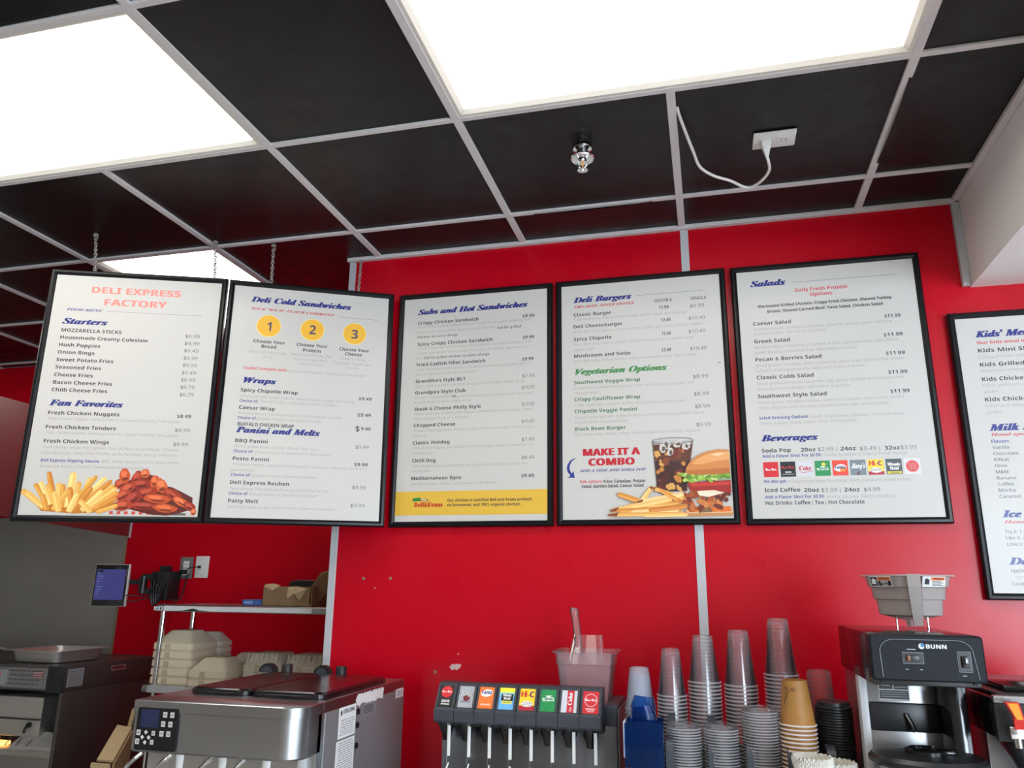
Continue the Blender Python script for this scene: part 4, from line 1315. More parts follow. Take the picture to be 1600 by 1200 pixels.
BOARD_LABELS = {
    1: 'chain-hung menu board headed Starters with fries and wings pictured',
    2: 'chain-hung menu board with three yellow numbered discs',
    3: 'menu board of subs and hot sandwiches with yellow bottom banner',
    4: 'menu board of burgers picturing a cola, burger and fries',
    5: 'menu board of salads with a row of drink logos',
    6: 'lower menu board headed Kids, cut off by the right edge'}
POSES = {1: pose((-1.998, -0.476, 2.281), 22.966, -.809, -.616), 2: pose((-1.43, -0.213, 2.285), 27.937, -1.954, -.334),
         3: pose((-.843, -.03, 2.2895)), 4: pose((-.208, -.03, 2.290)), 5: pose((.432, -.03, 2.287)), 6: pose((1.115, -.03, 2.0575))}
for i in range(1, 7):
    menu_board(i, BOARD_LABELS[i], POSES[i])

# ------------------------------------------------------------------ chains holding the two free-hanging boards


def chain(top, bottom, label):
    top, bottom = Vector(top), Vector(bottom)
    t = thing('hanging_chain', label, 'chain', top, group='chains holding the menu boards')
    d = bottom - top
    L = d.length
    q = Vector((0, 0, -1)).rotation_difference(d).to_matrix().to_4x4()
    hook = MB()
    hook.tube([(0, 0, 0), (0, 0, -0.006), (0.007, 0, -0.012), (0.009, 0, -0.020), (0.004, 0, -0.027), (-0.005, 0, -0.026), (-0.008, 0, -0.019)], 0.0018, 'chain', 8, q)
    hook.lathe([(0.001, 0.0), (0.010, 0.0), (0.010, -0.003), (0.001, -0.004)], 'chain', seg=16, T=q)
    hook.build('ceiling_hook', t)
    mb = MB()
    n = max(4, round((L - 0.020) / 0.0135))
    step = (L - 0.022) / n
    for i in range(n):
        z = -0.022 - step * (i + 0.5)
        a = 0.5 + i * (pi / 2 + 0.25)
        loop = []
        hl = step * 0.70
        for k in range(12):
            b = 2 * pi * k / 12
            x, zz = 0.0058 * cos(b), hl * sin(b)
            loop.append((x * cos(a), x * sin(a), z + zz))
        loop.append(loop[0])
        mb.tube(loop, 0.0017, 'chain', 6, q, caps=False)
    mb.build('links', t)


def board_top(i, u):
    return POSES[i] @ Vector((u - BW / 2, 0.013, BH / 2 - 0.003))


for i, u, hx, label in ((1, .145, (-2.262, -.447), 'chain at the outer top corner of the fries and wings board'),
                        (1, .570, (-1.841, -.286), 'chain in front of the far lit panel, near the boards\' shared edge'),
                        (2, .150, (-1.630, -.207), 'chain over the yellow discs board, hanging against dark ceiling'),
                        (2, .480, (-1.339, -.016), 'chain over the yellow discs board, hanging against the red wall')):
    b = board_top(i, u)
    chain((hx[0], hx[1], HC - .001), b, label)

# ------------------------------------------------------------------ kitchen: exhaust hood
t = thing('exhaust_hood', 'stainless exhaust hood above the kitchen cook line', 'exhaust hood', (-3.18, YK - 0.002, 1.875))
mb = MB()
LX = XL - (-3.18) + 0.02
# right end panel: bottom edge rises toward the front
mb.prism([(0, 0), (0, .585), (-2.2, .585), (-2.2, .11), (-.535, .027)], -.012, 0, 'hood')
mb.build('end_panel', t, None)
MB().box(LX, -.012, -2.2, -2.185, .11, .585, 'hood').build('front_panel', t, None)
MB().box(LX, -.012, -2.185, 0, .575, .585, 'hood').build('top_panel', t, None)
MB().box(LX, -.012, -2.18, -.02, .135, .145, 'dsteel').build('filter_bank', t, None)
MB().box(-.013, .004, -.010, 0.0, -.004, .585, 'strip').build('edge_flange', t, None)

# ------------------------------------------------------------------ conveyor oven on a stand, seen from its right end
t = thing('kitchen_oven', 'dark stainless oven with vented front rail, below the blue screen', 'oven', (-2.885, 0.40, 0))
MB().box(-1.25, 0, 0.0, .62, 1.14, 1.25, 'darkpanel', .004).build('top_cabinet', t)
mb = MB().box(-.02, 0, 0.005, .62, .62, 1.14, 'darkpanel', .003)
mb.box(-1.25, -.02, .50, .62, .62, 1.14, 'dsteel')
mb.build('end_panel', t)
MB().box(-1.25, -.02, .02, .50, .86, .885, 'dsteel').build('deck', t, None)
MB().box(-.090, -.001, -.003, .02, 1.135, 1.247, 'black', .002).build('corner_cap', t)
mb = MB()
mb.box(-1.25, -.09, -.006, 0.0, 1.150, 1.240, 'steel', .002)
for r in range(4):
    for k in range(13):
        x = -.13 - k * .0145 - (r % 2) * .004
        mb.lathe([(.0036, 0), (.0001, 0)], 'ink', (0, 0, 0), 8, T=at((x, -.0067, 1.225 - r * .019)))
mb.build('vented_rail', t, None)
FP = at((0, -.0066, 0))
mb = MB()
rect(mb, -.385, -.300, 1.160, 1.226, 'mark', FP)
rect(mb, -.378, -.350, 1.168, 1.220, ink(186, 84, 74), up(FP, .0003))
mb.build('control_sticker', t, None)
mb = MB()
rect(mb, -.168, -.110, 1.196, 1.226, ink(120, 50, 60), FP)
for k in range(4):
    rect(mb, -.166, -.112, 1.199 + k * .007, 1.201 + k * .007, ink(200, 180, 180), up(FP, .0003))
mb.build('warning_sticker', t, None)
SP = at((.0006, 0, 0), (0, 1, 0), (0, 0, 1))
mb = MB()
rect(mb, .018, .115, 1.158, 1.236, 'mark', SP)
for k in range(7):
    rect(mb, .026, .105, 1.166 + k * .0095, 1.168 + k * .0095, 'ink', up(SP, .0003))
mb.build('rating_plate', t, None)
mb = MB()
rect(mb, .29, .39, 1.205, 1.228, ink(150, 110, 110), SP)
rect(mb, .297, .383, 1.209, 1.224, ink(96, 40, 44), up(SP, .0003))
mb.build('side_sticker', t, None)
MB().box(-.50, -.335, .06, .10, .888, .905, 'glow', .004).build('heating_element', t)
mb = MB()
mb.box(-1.2, -.15, .06, .44, .93, 1.105, 'dsteel', .01)
mb.box(-1.2, -.15, .052, .061, 1.005, 1.011, 'ink')
mb.build('inner_drawer', t)
mb = MB()
mb.lathe([(.012, 0), (.012, .012), (.0005, .013)], 'gloss', (0, 0, 0), 16, T=at((-.205, .06, .985)))
mb.tube([(-.205, .045, .985), (-.213, .040, .965), (-.215, .042, .952)], .006, 'gloss')
mb.build('drawer_knob', t)
mb = MB()
for k in range(8):
    x = -.16 - k * .06
    mb.tube([(x, .04, .93), (x, .025, .915), (x - .008, .02, .902), (x - .014, .03, .900)], .0022, 'chrome', 6)
mb.build('hook_rail', t)
mb = MB()
for x in (-1.2, -.05):
    for y in (.06, .56):
        mb.box(x - .02, x + .02, y - .02, y + .02, 0, .62, 'dsteel')
mb.build('stand', t, None)

# crumpled foil sheet and cloth lying on the oven deck
mb = MB()
n = 12
vs, fs = [], []
r_ = random.Random(4)
for j in range(n + 1):
    for i in range(n + 1):
        u, v = i / n, j / n
        x = -3.145 + .235 * u + .03 * v * (1 - u) - .01 * v
        y = .410 + .085 * v
        z = .889 + .066 * (v ** 0.8) * (1 - .12 * u) + r_.uniform(-.002, .002) + .010 * max(0, u - .75)
        vs.append((x, y, z))
for j in range(n):
    for i in range(n):
        a = j * (n + 1) + i
        fs.append((a, a + 1, a + n + 2, a + n + 1))
vs2 = [(x, y + .002, z - .003) for x, y, z in vs]
mb.add(vs, fs, 'foil').add(vs2, [tuple(reversed(f)) for f in fs], 'foil')
tag(mb.build('foil_sheet', smooth=60), 'crumpled grey foil sheet propped on the oven deck', 'foil')

# steel pan on the oven
t = thing('steel_pan', 'shallow stainless pan sitting on top of the oven', 'pan', (-3.125, .60, 1.2505), -.02)
mb = MB()
loops = []
for hw, hd, z, r in ((.118, .118, 0.0, .03), (.130, .135, .006, .035), (.140, .150, .050, .04), (.143, .153, .058, .04)):
    loops.append([(x, y, z) for x, y in rr(hw, hd, r, 5)])
mb.loft(loops, 'pansteel', True, False)
loops = [[(x, y, z) for x, y in rr(hw, hd, r, 5)] for hw, hd, z, r in ((.143, .153, .058, .04), (.165, .172, .060, .03), (.166, .173, .0575, .03), (.140, .150, .056, .04), (.130, .140, .012, .04))]
mb.loft(loops, 'pansteel', False, True)
mb.build('pan_body', t)
MB().tube([(-.166, -.15, .060), (-.21, -.15, .066), (-.245, -.14, .064)], .006, 'pansteel').build('handle', t)

# kitchen display on a folding wall bracket
t = thing('order_screen', 'small blue lit order screen on a black wall bracket', 'screen', (-3.10, .86, 1.61))
ang = radians(14)
RZ = Matrix.Rotation(ang, 4, 'Z')
MB().box(-.090, .090, -.008, .014, -.108, .108, 'white', .004, RZ).build('housing', t)
MB().box(-.087, .086, -.0095, -.007, -.106, .106, 'gloss', .001, RZ).build('bezel', t)
mb = MB().box(-.080, .074, -.0102, -.009, -.075, .082, 'screen', 0, RZ)
PS = RZ @ at((0, -.0106, 0))
for k in range(9):
    rect(mb, -.072, -.072 + .012 + .008 * ((k * 7) % 4), .058 - k * .0135, .062 - k * .0135, 'screenline', PS)
rect(mb, -.075, -.045, .068, .078, 'ink', PS)
mb.build('screen_panel', t, None)
mb = MB()
mb.box(.02, .16, .03, .055, .005, .030, 'black', .003)
mb.box(-.03, .03, .012, .05, -.03, .05, 'black', .003)
mb.lathe([(.02, -.04), (.02, .05), (.0005, .05)], 'black', (.15, .06, 0), 16, cap0=True)
mb.box(.145, .20, .05, .10, .030, .060, 'black', .003)
mb.box(.145, .20, .05, .10, -.045, -.015, 'black', .003)
mb.build('swing_arm', t)
mb = MB()
mb.box(.175, .285, .085, .185, -.075, .075, 'black', .006)
mb.box(.21, .235, .10, .17, .07, .105, 'black', .003)
for k in range(5):
    a = k * .7
    mb.tube(smooth_path([(.18 + .02 * k, .080, .05 - .02 * k), (.20 + .015 * k, .066, -.04), (.215 + .01 * k, .07, -.10 + .006 * k), (.24, .075, -.07), (.275, .08, .02)]), .0045, 'black', 6)
mb.build('wall_bracket', t)
mb = MB()
mb.tube(smooth_path([(.28, .12, -.07), (.315, .15, -.07), (.325, .17, 0), (.325, .178, .05), (.335, .178, .062)]), .004, 'black', 6)
mb.build('power_cable', t)
mb = MB()
mb.tube(smooth_path([(.08, .01, -.05), (.13, .05, -.052), (.19, .075, -.06)]), .003, 'black', 6)
mb.build('cable', t)
MB().tube(smooth_path([(.06, .01, -.085), (.12, .05, -.078), (.18, .08, -.062)]), .003, 'black', 6).build('cable', t)

# outlets on the kitchen wall
t = thing('wall_outlet', 'grey cover outlet with black plug, beside the white plate', 'outlet', (-2.790, YK, 1.706))
MB().box(-.040, .040, -.006, 0, -.0575, .0575, 'greyplate', .002).build('cover_plate', t)
mb = MB().box(-.018, .018, -.009, -.005, .000, .036, 'white', .001)
mb.box(-.018, .018, -.009, -.005, -.040, -.004, 'white', .001)
for s in (-.006, .006): mb.box(s - .0012, s + .0012, -.0095, -.008, .014, .024, 'ink')
mb.build('receptacle', t, None)
MB().box(-.022, .018, -.032, -.009, -.034, -.010, 'gloss', .004).build('plug', t)
t = thing('wall_plate', 'white blank plate with a black cord end, on the kitchen wall', 'wall plate', (-2.692, YK, 1.711))
mb = MB().box(-.041, .041, -.006, 0, -.0575, .0575, 'white', .002)
for z in (.042, -.042): mb.lathe([(.003, 0), (.0005, .001)], 'greyplate', (0, 0, 0), 10, T=at((0, -.006, z)))
mb.build('cover_plate', t)
mb = MB().lathe([(.008, 0), (.007, .012), (.004, .018)], 'gloss', (0, 0, 0), 12, cap1=True, T=at((-.012, -.006, .0)))
mb.tube(smooth_path([(-.012, -.024, 0), (-.05, -.035, -.006), (-.075, -.036, -.020), (-.086, -.034, -.028)]), .003, 'gloss', 6)
mb.build('cord', t)

# ------------------------------------------------------------------ chrome rack with two shelves
SXL, SXR, SYF, SYB = -2.49, -1.13, .44, .83
Z1, Z2 = 1.528, 1.180
t = thing('storage_rack', 'two shelf chrome rack behind the end of the red wall', 'shelving', (SXL, SYF, 0))
for name, z in (('top_shelf', Z1), ('lower_shelf', Z2)):
    mb = MB()
    loops = [[(x, y, zz) for x, y in rr((SXR - SXL) / 2 - o, (SYB - SYF) / 2 - o, .03, 5, (SXR - SXL) / 2, (SYB - SYF) / 2)] for zz, o in ((z - .030, .004), (z - .027, 0), (z - .003, 0), (z, .004))]
    mb.loft(loops, 'pgrey' if False else ('steel' if name == 'top_shelf' else 'strip'))
    mb.build(name, t)
mb = MB()
EP = at((0, -.0006, 0))
rect(mb, .055, .80, Z1 - .026, Z1 - .005, 'white', EP)
mb.poly([(.10, Z1 - .027, 0), (.16, Z1 - .024, 0), (.21, Z1 - .014, 0), (.24, Z1 - .022, 0), (.30, Z1 - .0265, 0)], 'ink', up(EP, .0004))
rect(mb, .004, .05, Z1 - .025, Z1 - .008, 'paper', EP)
for k in range(3): rect(mb, .010, .030, Z1 - .022 + k * .005, Z1 - .020 + k * .005, 'ink', up(EP, .0004))
rect(mb, .036, .044, Z1 - .022, Z1 - .012, 'ink', up(EP, .0004))
mb.build('edge_label', t, None)['label'] = 'peeling white label strip'
for x, y in ((.035, .03), (.035, SYB - SYF - .14), (SXR - SXL - .04, .03), (SXR - SXL - .04, SYB - SYF - .03)):
    mb = MB()
    mb.tube([(x, y, 0), (x, y, Z1 - .03)], .0125, 'chrome', 14)
    mb.tube([(x, y, Z1), (x, y, Z1 + .004)], .012, 'black', 14)
    mb.build('post', t)
mb = MB()
mb.tube([(.012, .03, Z2 - .016), (-.022, .03, Z2 - .016)], .017, 'greyplate', 14)
mb.build('corner_bumper', t)


# ------------------------------------------------------------------ moulded fibre takeout boxes, nested in stacks
def takeout_mesh(hw, hd, skirt, dome, inset, mt, ribs=False):
    mb = MB()
    th = .0016
    r = .022
    k = skirt
    g = min(.006, k * .22)
    outer = [(hw - g, hd - g, 0, r), (hw - g, hd - g, g * .5, r), (hw, hd, g * .7 + k * .05, r), (hw - .001, hd - .001, k * .90, r),
             (hw - g, hd - g, k * .99, r), (hw - inset, hd - inset, k + dome - .004, r), (hw - inset - .006, hd - inset - .006, k + dome, r * .8)]
    loops = [[(x, y, z) for x, y in rr(a, b, q, 4)] for a, b, z, q in outer]
    mb.loft(loops, mt, False, True)
    inner = [(hw - g, hd - g, 0, r), (hw - g - .003, hd - g - .003, 0.0, r), (hw - .016, hd - .016, k * .9, r), (hw - inset - .005, hd - inset - .005, k + dome - .006, r * .8)]
    loops = [[(x, y, z) for x, y in rr(a, b, q, 4)] for a, b, z, q in inner]
    mb.loft([list(reversed(l)) for l in loops], mt, False, True)
    # the tabs that close the box
    mb.box(-hw * .30, -hw * .06, -hd - .0015, -hd + .004, k * .08, k * .8, 'pulptab')
    if ribs:
        for i in range(7):
            x = -hw * .75 + i * hw * .25
            mb.box(x - .003, x + .003, -hd + inset - .006, -hd + inset * .4, k + dome * .55, k + dome * .98, mt, .0015, seg=1)
    return mb


def takeout_stack(x, y, n, hw, hd, skirt, dome, inset, mt, label, rot=0.0, ribs=False, z0=None):
    z0 = Z2 if z0 is None else z0
    src = None
    for i in range(n):
        z = z0 + .0004 + i * (skirt + .0006)
        if src is None:
            o = takeout_mesh(hw, hd, skirt, dome, inset, mt, ribs).build('takeout_box')
            tag(o, label, 'takeout box', label.replace('box nested', 'boxes'))
            o.location = (x, y, z)
            o.rotation_euler = (0, 0, rot)
            src = o
        else:
            dup(src, (x + rng.uniform(-.001, .001), y + rng.uniform(-.001, .001), z), rot + rng.uniform(-.01, .01))


takeout_stack(-2.395, .575, 5, .104, .104, .036, .050, .046, 'pulp', 'cream fibre takeout box nested in the tall stack at the rack\'s left end')
takeout_stack(-2.385, .765, 6, .080, .06, .029, .040, .036, 'pulpgrey', 'pale fibre takeout box nested in the stack behind the tall left one')
takeout_stack(-2.186, .545, 2, .099, .098, .036, .050, .044, 'pulp', 'cream fibre takeout box nested in the low stack of two at the front')
takeout_stack(-2.150, .750, 3, .085, .07, .032, .030, .030, 'pulpgrey', 'pale fibre takeout box nested just behind the low stack of two')
takeout_stack(-1.975, .640, 9, .098, .10, .0098, .048, .026, 'pulpgrey', 'pale ribbed takeout box nested in the many layered stack beside the low pair', ribs=True)
takeout_stack(-1.765, .640, 9, .106, .10, .0098, .046, .024, 'pulpgrey', 'pale ribbed takeout box nested in the wide stack behind the freezer knobs', ribs=True)
takeout_stack(-1.545, .640, 17, .106, .10, .0106, .044, .024, 'pulpgrey', 'pale ribbed takeout box nested in the tall stack against the corner strip', ribs=True)

# things on the top shelf
t = thing('blue_carton', 'flat blue printed carton left of the torn brown box', 'carton', (-2.02, .60, Z1 + .0003))
MB().box(-.085, .085, -.05, .05, 0, .026, 'blueprint', .001).build('carton_body', t)
mb = MB()
CP = at((0, -.0506, 0))
rect(mb, -.075, -.03, .006, .020, ink(130, 160, 210), CP)
rect(mb, -.02, .03, .010, .013, ink(120, 150, 200), CP)
rect(mb, .036, .078, .010, .016, ink(140, 170, 215), CP)
mb.build('print', t, None)

t = thing('cardboard_box', 'torn open brown cardboard box on the top shelf', 'cardboard box', (-1.845, .585, Z1 + .0003), -.05)
mb = MB()
w, d, h = .125, .085, .085
mb.box(-w, w, -d, d, 0, .003, 'card')
mb.prism([(-d, 0), (-d, h), (-d + .003, h), (-d + .003, 0)], -w, w * .9, 'card')
mb.prism([(d - .003, 0), (d - .003, h), (d, h), (d, 0)], -w, w, 'card')
mb.box(-w, -w + .003, -d, d, 0, h, 'card')
mb.box(w - .003, w, -d, d, 0, h, 'card')
mb.build('carton_body', t, None)
mb = MB()
fl = lambda P, m_: mb.loft([[Vector(p) for p in P], [Vector(p) + Vector((.0015, .002, .002)) for p in P]], m_)
fl([(-w, -d, h), (-w * .45, -d - .035, h - .018), (-w * .28, -d - .01, h + .003), (-w * .62, -d + .006, h + .012), (-w * .95, -d, h + .008)], 'cardlight')
fl([(.0, -d, h * .98), (w * .15, -d - .03, h - .050), (w * .45, -d - .034, h - .030), (w * .62, -d - .022, h - .060), (w * .8, -d - .008, h - .012), (w * .4, -d, h)], 'cardlight')
fl([(w * .50, -d * .6, h * .5), (w * .85, -d * .5, h + .020), (w * 1.05, -d * .4, h + .062), (w * 1.34, -d * .3, h + .072), (w * 1.38, -d * .25, h + .040), (w * 1.36, -d * .2, h - .01), (w, -d * .2, h * .25)], 'card')
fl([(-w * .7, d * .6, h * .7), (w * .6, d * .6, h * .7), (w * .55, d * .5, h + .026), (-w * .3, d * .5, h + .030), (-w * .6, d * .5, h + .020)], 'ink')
mb.build('torn_flap', t, None)
mb = MB()
for k in range(9):
    mb.box(-w + .03 + k * .017, -w + .040 + k * .017, -d * .7, d * .6, .01, h * .92, 'card', .001)
mb.build('divider', t, None)
ls = None
for k in range(4):
    if ls is None:
        ls = MB().lathe([(.050, 0), (.050, .007), (.045, .009), (.042, .020), (.0005, .021)], 'clearlid', seg=24).build('flat_lid')
        tag(ls, 'clear flat lid stacked right of the torn cardboard box', 'lid', 'clear lids on the top shelf')
        ls.location = (-1.575, .60, Z1 + .0003)
    else:
        dup(ls, (-1.575, .60, Z1 + .0003 + k * .009))

# flattened cardboard leaning between oven and freezer machine
t = thing('cardboard_sheet', 'tan folded cardboard leaning between oven and freezer machine', 'cardboard', (-2.06, -.30, .9))
def slab(P, th, m_, name):
    o = Vector((-2.06, -.30, .9))
    P = [Vector(p) - o for p in P]
    n = (P[1] - P[0]).cross(P[2] - P[0]).normalized() * th
    MB().loft([P, [p + n for p in P]], m_).build(name, t, None)
Q = [(-2.115, -.15, 1.120), (-2.052, -.15, 1.114), (-1.908, -.40, 1.060), (-1.970, -.40, 1.060)]
slab(Q, -.006, 'cardlight', 'top_panel')
slab([(-2.052, -.15, 1.110), (-2.054, -.15, .901), (-1.912, -.395, .901), (-1.910, -.398, 1.056)], -.006, 'card', 'side_panel')
slab([(-2.113, -.15, 1.110), (-2.113, -.15, .901), (-2.056, -.15, .901), (-2.056, -.15, 1.108)], -.005, 'card', 'end_panel')
slab([(-2.115, -.10, 1.100), (-2.098, -.10, 1.100), (-2.089, -.10, 1.172), (-2.101, -.10, 1.174)], -.006, 'cardlight', 'upright_flap')
slab([(-1.955, -.44, .901), (-1.875, -.44, .901), (-1.870, -.46, 1.069), (-1.940, -.46, 1.069)], -.006, 'cardlight', 'front_flap')

# ------------------------------------------------------------------ back counter that carries the machines
t = thing('back_counter', 'steel topped service counter under the drink machines', 'counter', (0, 0, 0))
MB().box(-2.25, 2.6, -.98, -.002, .86, .90, 'steel', .004).build('worktop', t)
MB().box(-2.2, 2.55, -.92, -.004, .0, .86, 'charcoal').build('cabinet', t, None)
CT = .9003

# ------------------------------------------------------------------ soft-serve freezer
FX0, FX1, FY0, FY1, FZ = -1.535, -1.037, -.80, -.10, 1.316
t = thing('soft_serve_freezer', 'stainless soft serve machine with keypad and two dark lids', 'freezer machine', ((FX0 + FX1) / 2, FY0, 0))
hw = (FX1 - FX0) / 2
D = FY1 - FY0
mb = MB()
mb.box(-hw, hw, .10, D, CT + .02, FZ - .028, 'steel', .003)
mb.build('cabinet', t)
# protruding front head, rounded corners
def front_loop(z, o=0.0, r=.055):
    pts = []
    pts.append((hw - o, .12, z))
    for i in range(9):
        a = -i * pi / 2 / 8
        pts.append((hw - o - r + r * cos(a), r + r * sin(a) + o, z))
    for i in range(5):
        a = -pi / 2 - i * pi / 2 / 4
        q = .012
        pts.append((-hw + o + q + q * cos(a), q + q * sin(a) + o, z))
    pts.append((-hw + o, .12, z))
    return pts
mb = MB()
mb.loft([front_loop(1.192), front_loop(1.187, .004), front_loop(1.187, .03)], 'steel', False, True)
mb.loft([front_loop(1.192), front_loop(FZ - .029)], 'steel', False, False)
mb.build('front_head', t, 40)
mb = MB()
mb.loft([front_loop(FZ - .028, -.003), front_loop(FZ - .002, -.003), front_loop(FZ, -.001)], 'steel', True, True)
mb.box(-hw - .003, hw + .003, .12, D, FZ - .028, FZ, 'steel', .001, seg=1)
mb.build('top_tray', t, 40)
for s in (-1, 1):
    MB().box(s * (hw + .001) - .0015, s * (hw + .001) + .0015, .135, D, CT + .03, FZ - .03, 'satin', .001, seg=1).build('side_panel', t)
mb = MB()
mb.box(-hw * .9, hw * .9, .05, .11, CT + .02, 1.187, 'dsteel')
mb.build('recessed_front', t, None)
for x in (-.175, -.045, .085):
    MB().lathe([(.020, 0), (.018, -.06), (.010, -.07)], 'white', (x + .05, .065, 1.185), 20, cap1=True).build('dispensing_spout', t)
for x in (-.235, -.145, -.020, .075):
    MB().tube(smooth_path([(x - .035, .02, 1.10), (x - .012, .00, 1.150), (x + .015, .02, 1.183)]), .006, 'chrome', 10).build('pull_handle', t)
# keypad
KP = at((-hw + .014, -.0022, 0))
mb = MB()
L = [(x, y) for x, y in rr(.0635, .0525, .006, 4, .068, 1.246)]
mb.loft([[(x, y, 0) for x, y in L], [(x, y, .0016) for x, y in L]], 'gloss', T=KP)
mb.build('keypad', t, None)
kp = [c for c in t.children if c.name.startswith('keypad')][0]
mb = MB()
rect(mb, .016, .072, 1.250, 1.294, 'navy', up(KP, .002))
mb.build('display', kp, None)
mb = MB()
for x, y in ((.090, 1.283), (.112, 1.283), (.087, 1.260), (.109, 1.260), (.085, 1.236), (.106, 1.236), (.014, 1.236), (.013, 1.214), (.060, 1.236), (.058, 1.214)):
    s = .0052 if x < .08 and x > .04 else .0062
    rect(mb, x - s, x + s, y - s * 1.1, y + s * 1.1, ink(200, 200, 196), up(KP, .002))
    rect(mb, x - s * .5, x + s * .5, y - s * .5, y + s * .5, 'mark', up(KP, .0022))
for dx, dy in ((0, .0125), (0, -.0125), (-.010, 0), (.010, 0)):
    x, y = .037 + dx, 1.225 + dy
    s = .0058
    mb.poly([(x - s, y, 0), (x, y - s, 0), (x + s, y, 0), (x, y + s, 0)], ink(206, 206, 202), up(KP, .002))
mb.build('keys', kp, None)
# hopper lids and their black knobs
mb = MB()
def lid(x0, x1):
    loops = []
    for z, o in ((FZ + .001, .0), (FZ + .012, .0), (FZ + .018, .006)):
        loops.append([(x, y, z) for x, y in rr((x1 - x0) / 2 - o, .225 - o, .03, 5, (x0 + x1) / 2, .375)])
    return loops
for name, x0, x1 in (('hopper_lid', -hw + .055, -.001), ('hopper_lid', .003, hw - .015)):
    m_ = MB().loft(lid(x0, x1), 'lid')
    lo = m_.build(name, t, 30)
    MB().tube([(x0 + .025, .158, FZ + .011), ((x0 + x1) / 2, .152, FZ + .012), (x1 - .03, .158, FZ + .011)], .008, 'gloss', 10).build('front_grip', lo)
for x, kind in ((-.238, 'dome'), (-.166, 'post'), (-.028, 'dome'), (.040, 'post')):
    mb = MB()
    if kind == 'dome':
        pts = [(.032 * cos(pi * i / 12), .029 * sin(pi * i / 12)) for i in range(13)]
        q = [(.022 * cos(pi * i / 12), .020 * sin(pi * i / 12)) for i in range(13)]
        yy = D - .06
        mb.loft([[(x + a, yy, FZ + .010 + b) for a, b in pts], [(x + a, yy + .022, FZ + .010 + b) for a, b in pts]], 'black')
        mb.loft([[(x + a, yy - .006, FZ + .010 + b) for a, b in q], [(x + a, yy, FZ + .010 + b) for a, b in q]], 'charcoal')
        mb.build('lid_handle', t, 30)
    else:
        mb.lathe([(.0195, .0), (.0185, .030), (.016, .034), (.0005, .035)], 'black', (x, D - .05, FZ + .004), 20)
        mb.build('lid_knob', t)
# stickers on the right side
SP = at((hw + .0031, 0, 0), (0, 1, 0), (0, 0, 1))
def sheet(mb, u0, u1, z0, z1, head=None, lines=6, mt='paper', r_=random.Random(2)):
    rect(mb, u0, u1, z0, z1, mt, SP)
    zt = z1 - .006
    if head:
        mb.text(head, 'sans', u0 + .028, z1 - .018, .0105, 'ink', up(SP, .0003), width=(u1 - u0) * .66, weight=.03)
        mb.poly([(u0 + .010, z1 - .012, 0), (u0 + .016, z1 - .007, 0), (u0 + .022, z1 - .012, 0), (u0 + .020, z1 - .020, 0), (u0 + .013, z1 - .022, 0)], 'ink', up(SP, .0003))
        zt = z1 - .034
    for k in range(lines):
        z = zt - k * (zt - z0 - .004) / lines
        a = u0 + .008 + r_.uniform(0, .01)
        while a < u1 - .014:
            b = min(u1 - .008, a + r_.uniform(.008, .03))
            rect(mb, a, b, z - .0022, z, 'mark', up(SP, .0003))
            a = b + .004
for a, lab in (((.215, .325, 1.205, 1.287, 'STOELTING', 7), 'white sticker with maker heading'), ((.208, .325, 1.090, 1.200, None, 16), 'lower white sticker full of small print'), ((.625, .692, 1.262, 1.290, None, 4), 'small white sticker at the back corner')):
    mb = MB()
    sheet(mb, *a)
    mb.build('side_sticker', t, None)['label'] = lab
mb = MB()
rect(mb, .375, .455, 1.245, 1.271, 'mark', SP)
for k in range(4): rect(mb, .38, .45, 1.249 + k * .006, 1.2515 + k * .006, 'ink', up(SP, .0003))
mb.build('rating_plate', t, None)
for u, z in ((.338, 1.262), (.338, 1.225), (.338, 1.17)):
    MB().lathe([(.009, 0), (.008, .004), (.0005, .005)], 'gloss', (0, 0, 0), 14, T=at((hw + .003, u, z), (0, 1, 0), (0, 0, 1))).build('side_plug', t)
mb = MB()
r_ = random.Random(9)
for k in range(9):
    u = .335 + k * .021 + r_.uniform(-.004, .004)
    w_ = r_.uniform(.012, .022)
    mb.poly([(u - w_, FZ - .020, 0), (u - w_ * .5, FZ - .034 - r_.uniform(0, .01), 0), (u + w_ * .8, FZ - .030 - r_.uniform(0, .01), 0), (u + w_, FZ - .008, 0), (u, FZ - .004, 0)], 'white', up(SP, .0006 + k * .0001))
mb.build('peeling_tape', t, None)['label'] = 'scraps of peeling white tape'
for x in (-hw + .05, hw - .05):
    for y in (.16, D - .06):
        MB().lathe([(.02, 0), (.018, .022)], 'black', (x, y, CT), 16, cap0=True, cap1=True).build('foot', t)

# ------------------------------------------------------------------ soda fountain
SX0, SX1 = -.806, -.318
t = thing('soda_fountain', 'eight valve soda fountain with coloured brand panels', 'soda fountain', ((SX0 + SX1) / 2, -.10, CT))
sw = (SX1 - SX0) / 2
oz = -CT
P8 = (SX1 - SX0) / 8
mb = MB()
mb.box(-sw - .004, sw + .034, -.245, 0, 0.0, 1.275 + oz, 'tower', .004)
mb.build('tower', t)
mb = MB()
mb.box(sw + .0, sw + .034, -.250, -.02, 1.240 + oz, 1.296 + oz, 'charcoal', .003)
mb.box(sw + .0355, sw + .037, -.24, -.03, .95 + oz, 1.285 + oz, 'satin', .0005, seg=1)
mb.build('side_column', t)
mb = MB().box(-sw, sw, -.30, -.24, 1.228 + oz, 1.25 + oz, 'black')
mb.build('valve_bar', t, None)
mb = MB()
mb.box(-sw - .004, sw + .03, -.40, -.245, 0, .16, 'dsteel', .004)
mb.build('drip_base', t)
kinds = ['zero', 'barqs', 'fanta', 'maid', 'hic', 'sprite', 'diet', 'cola']
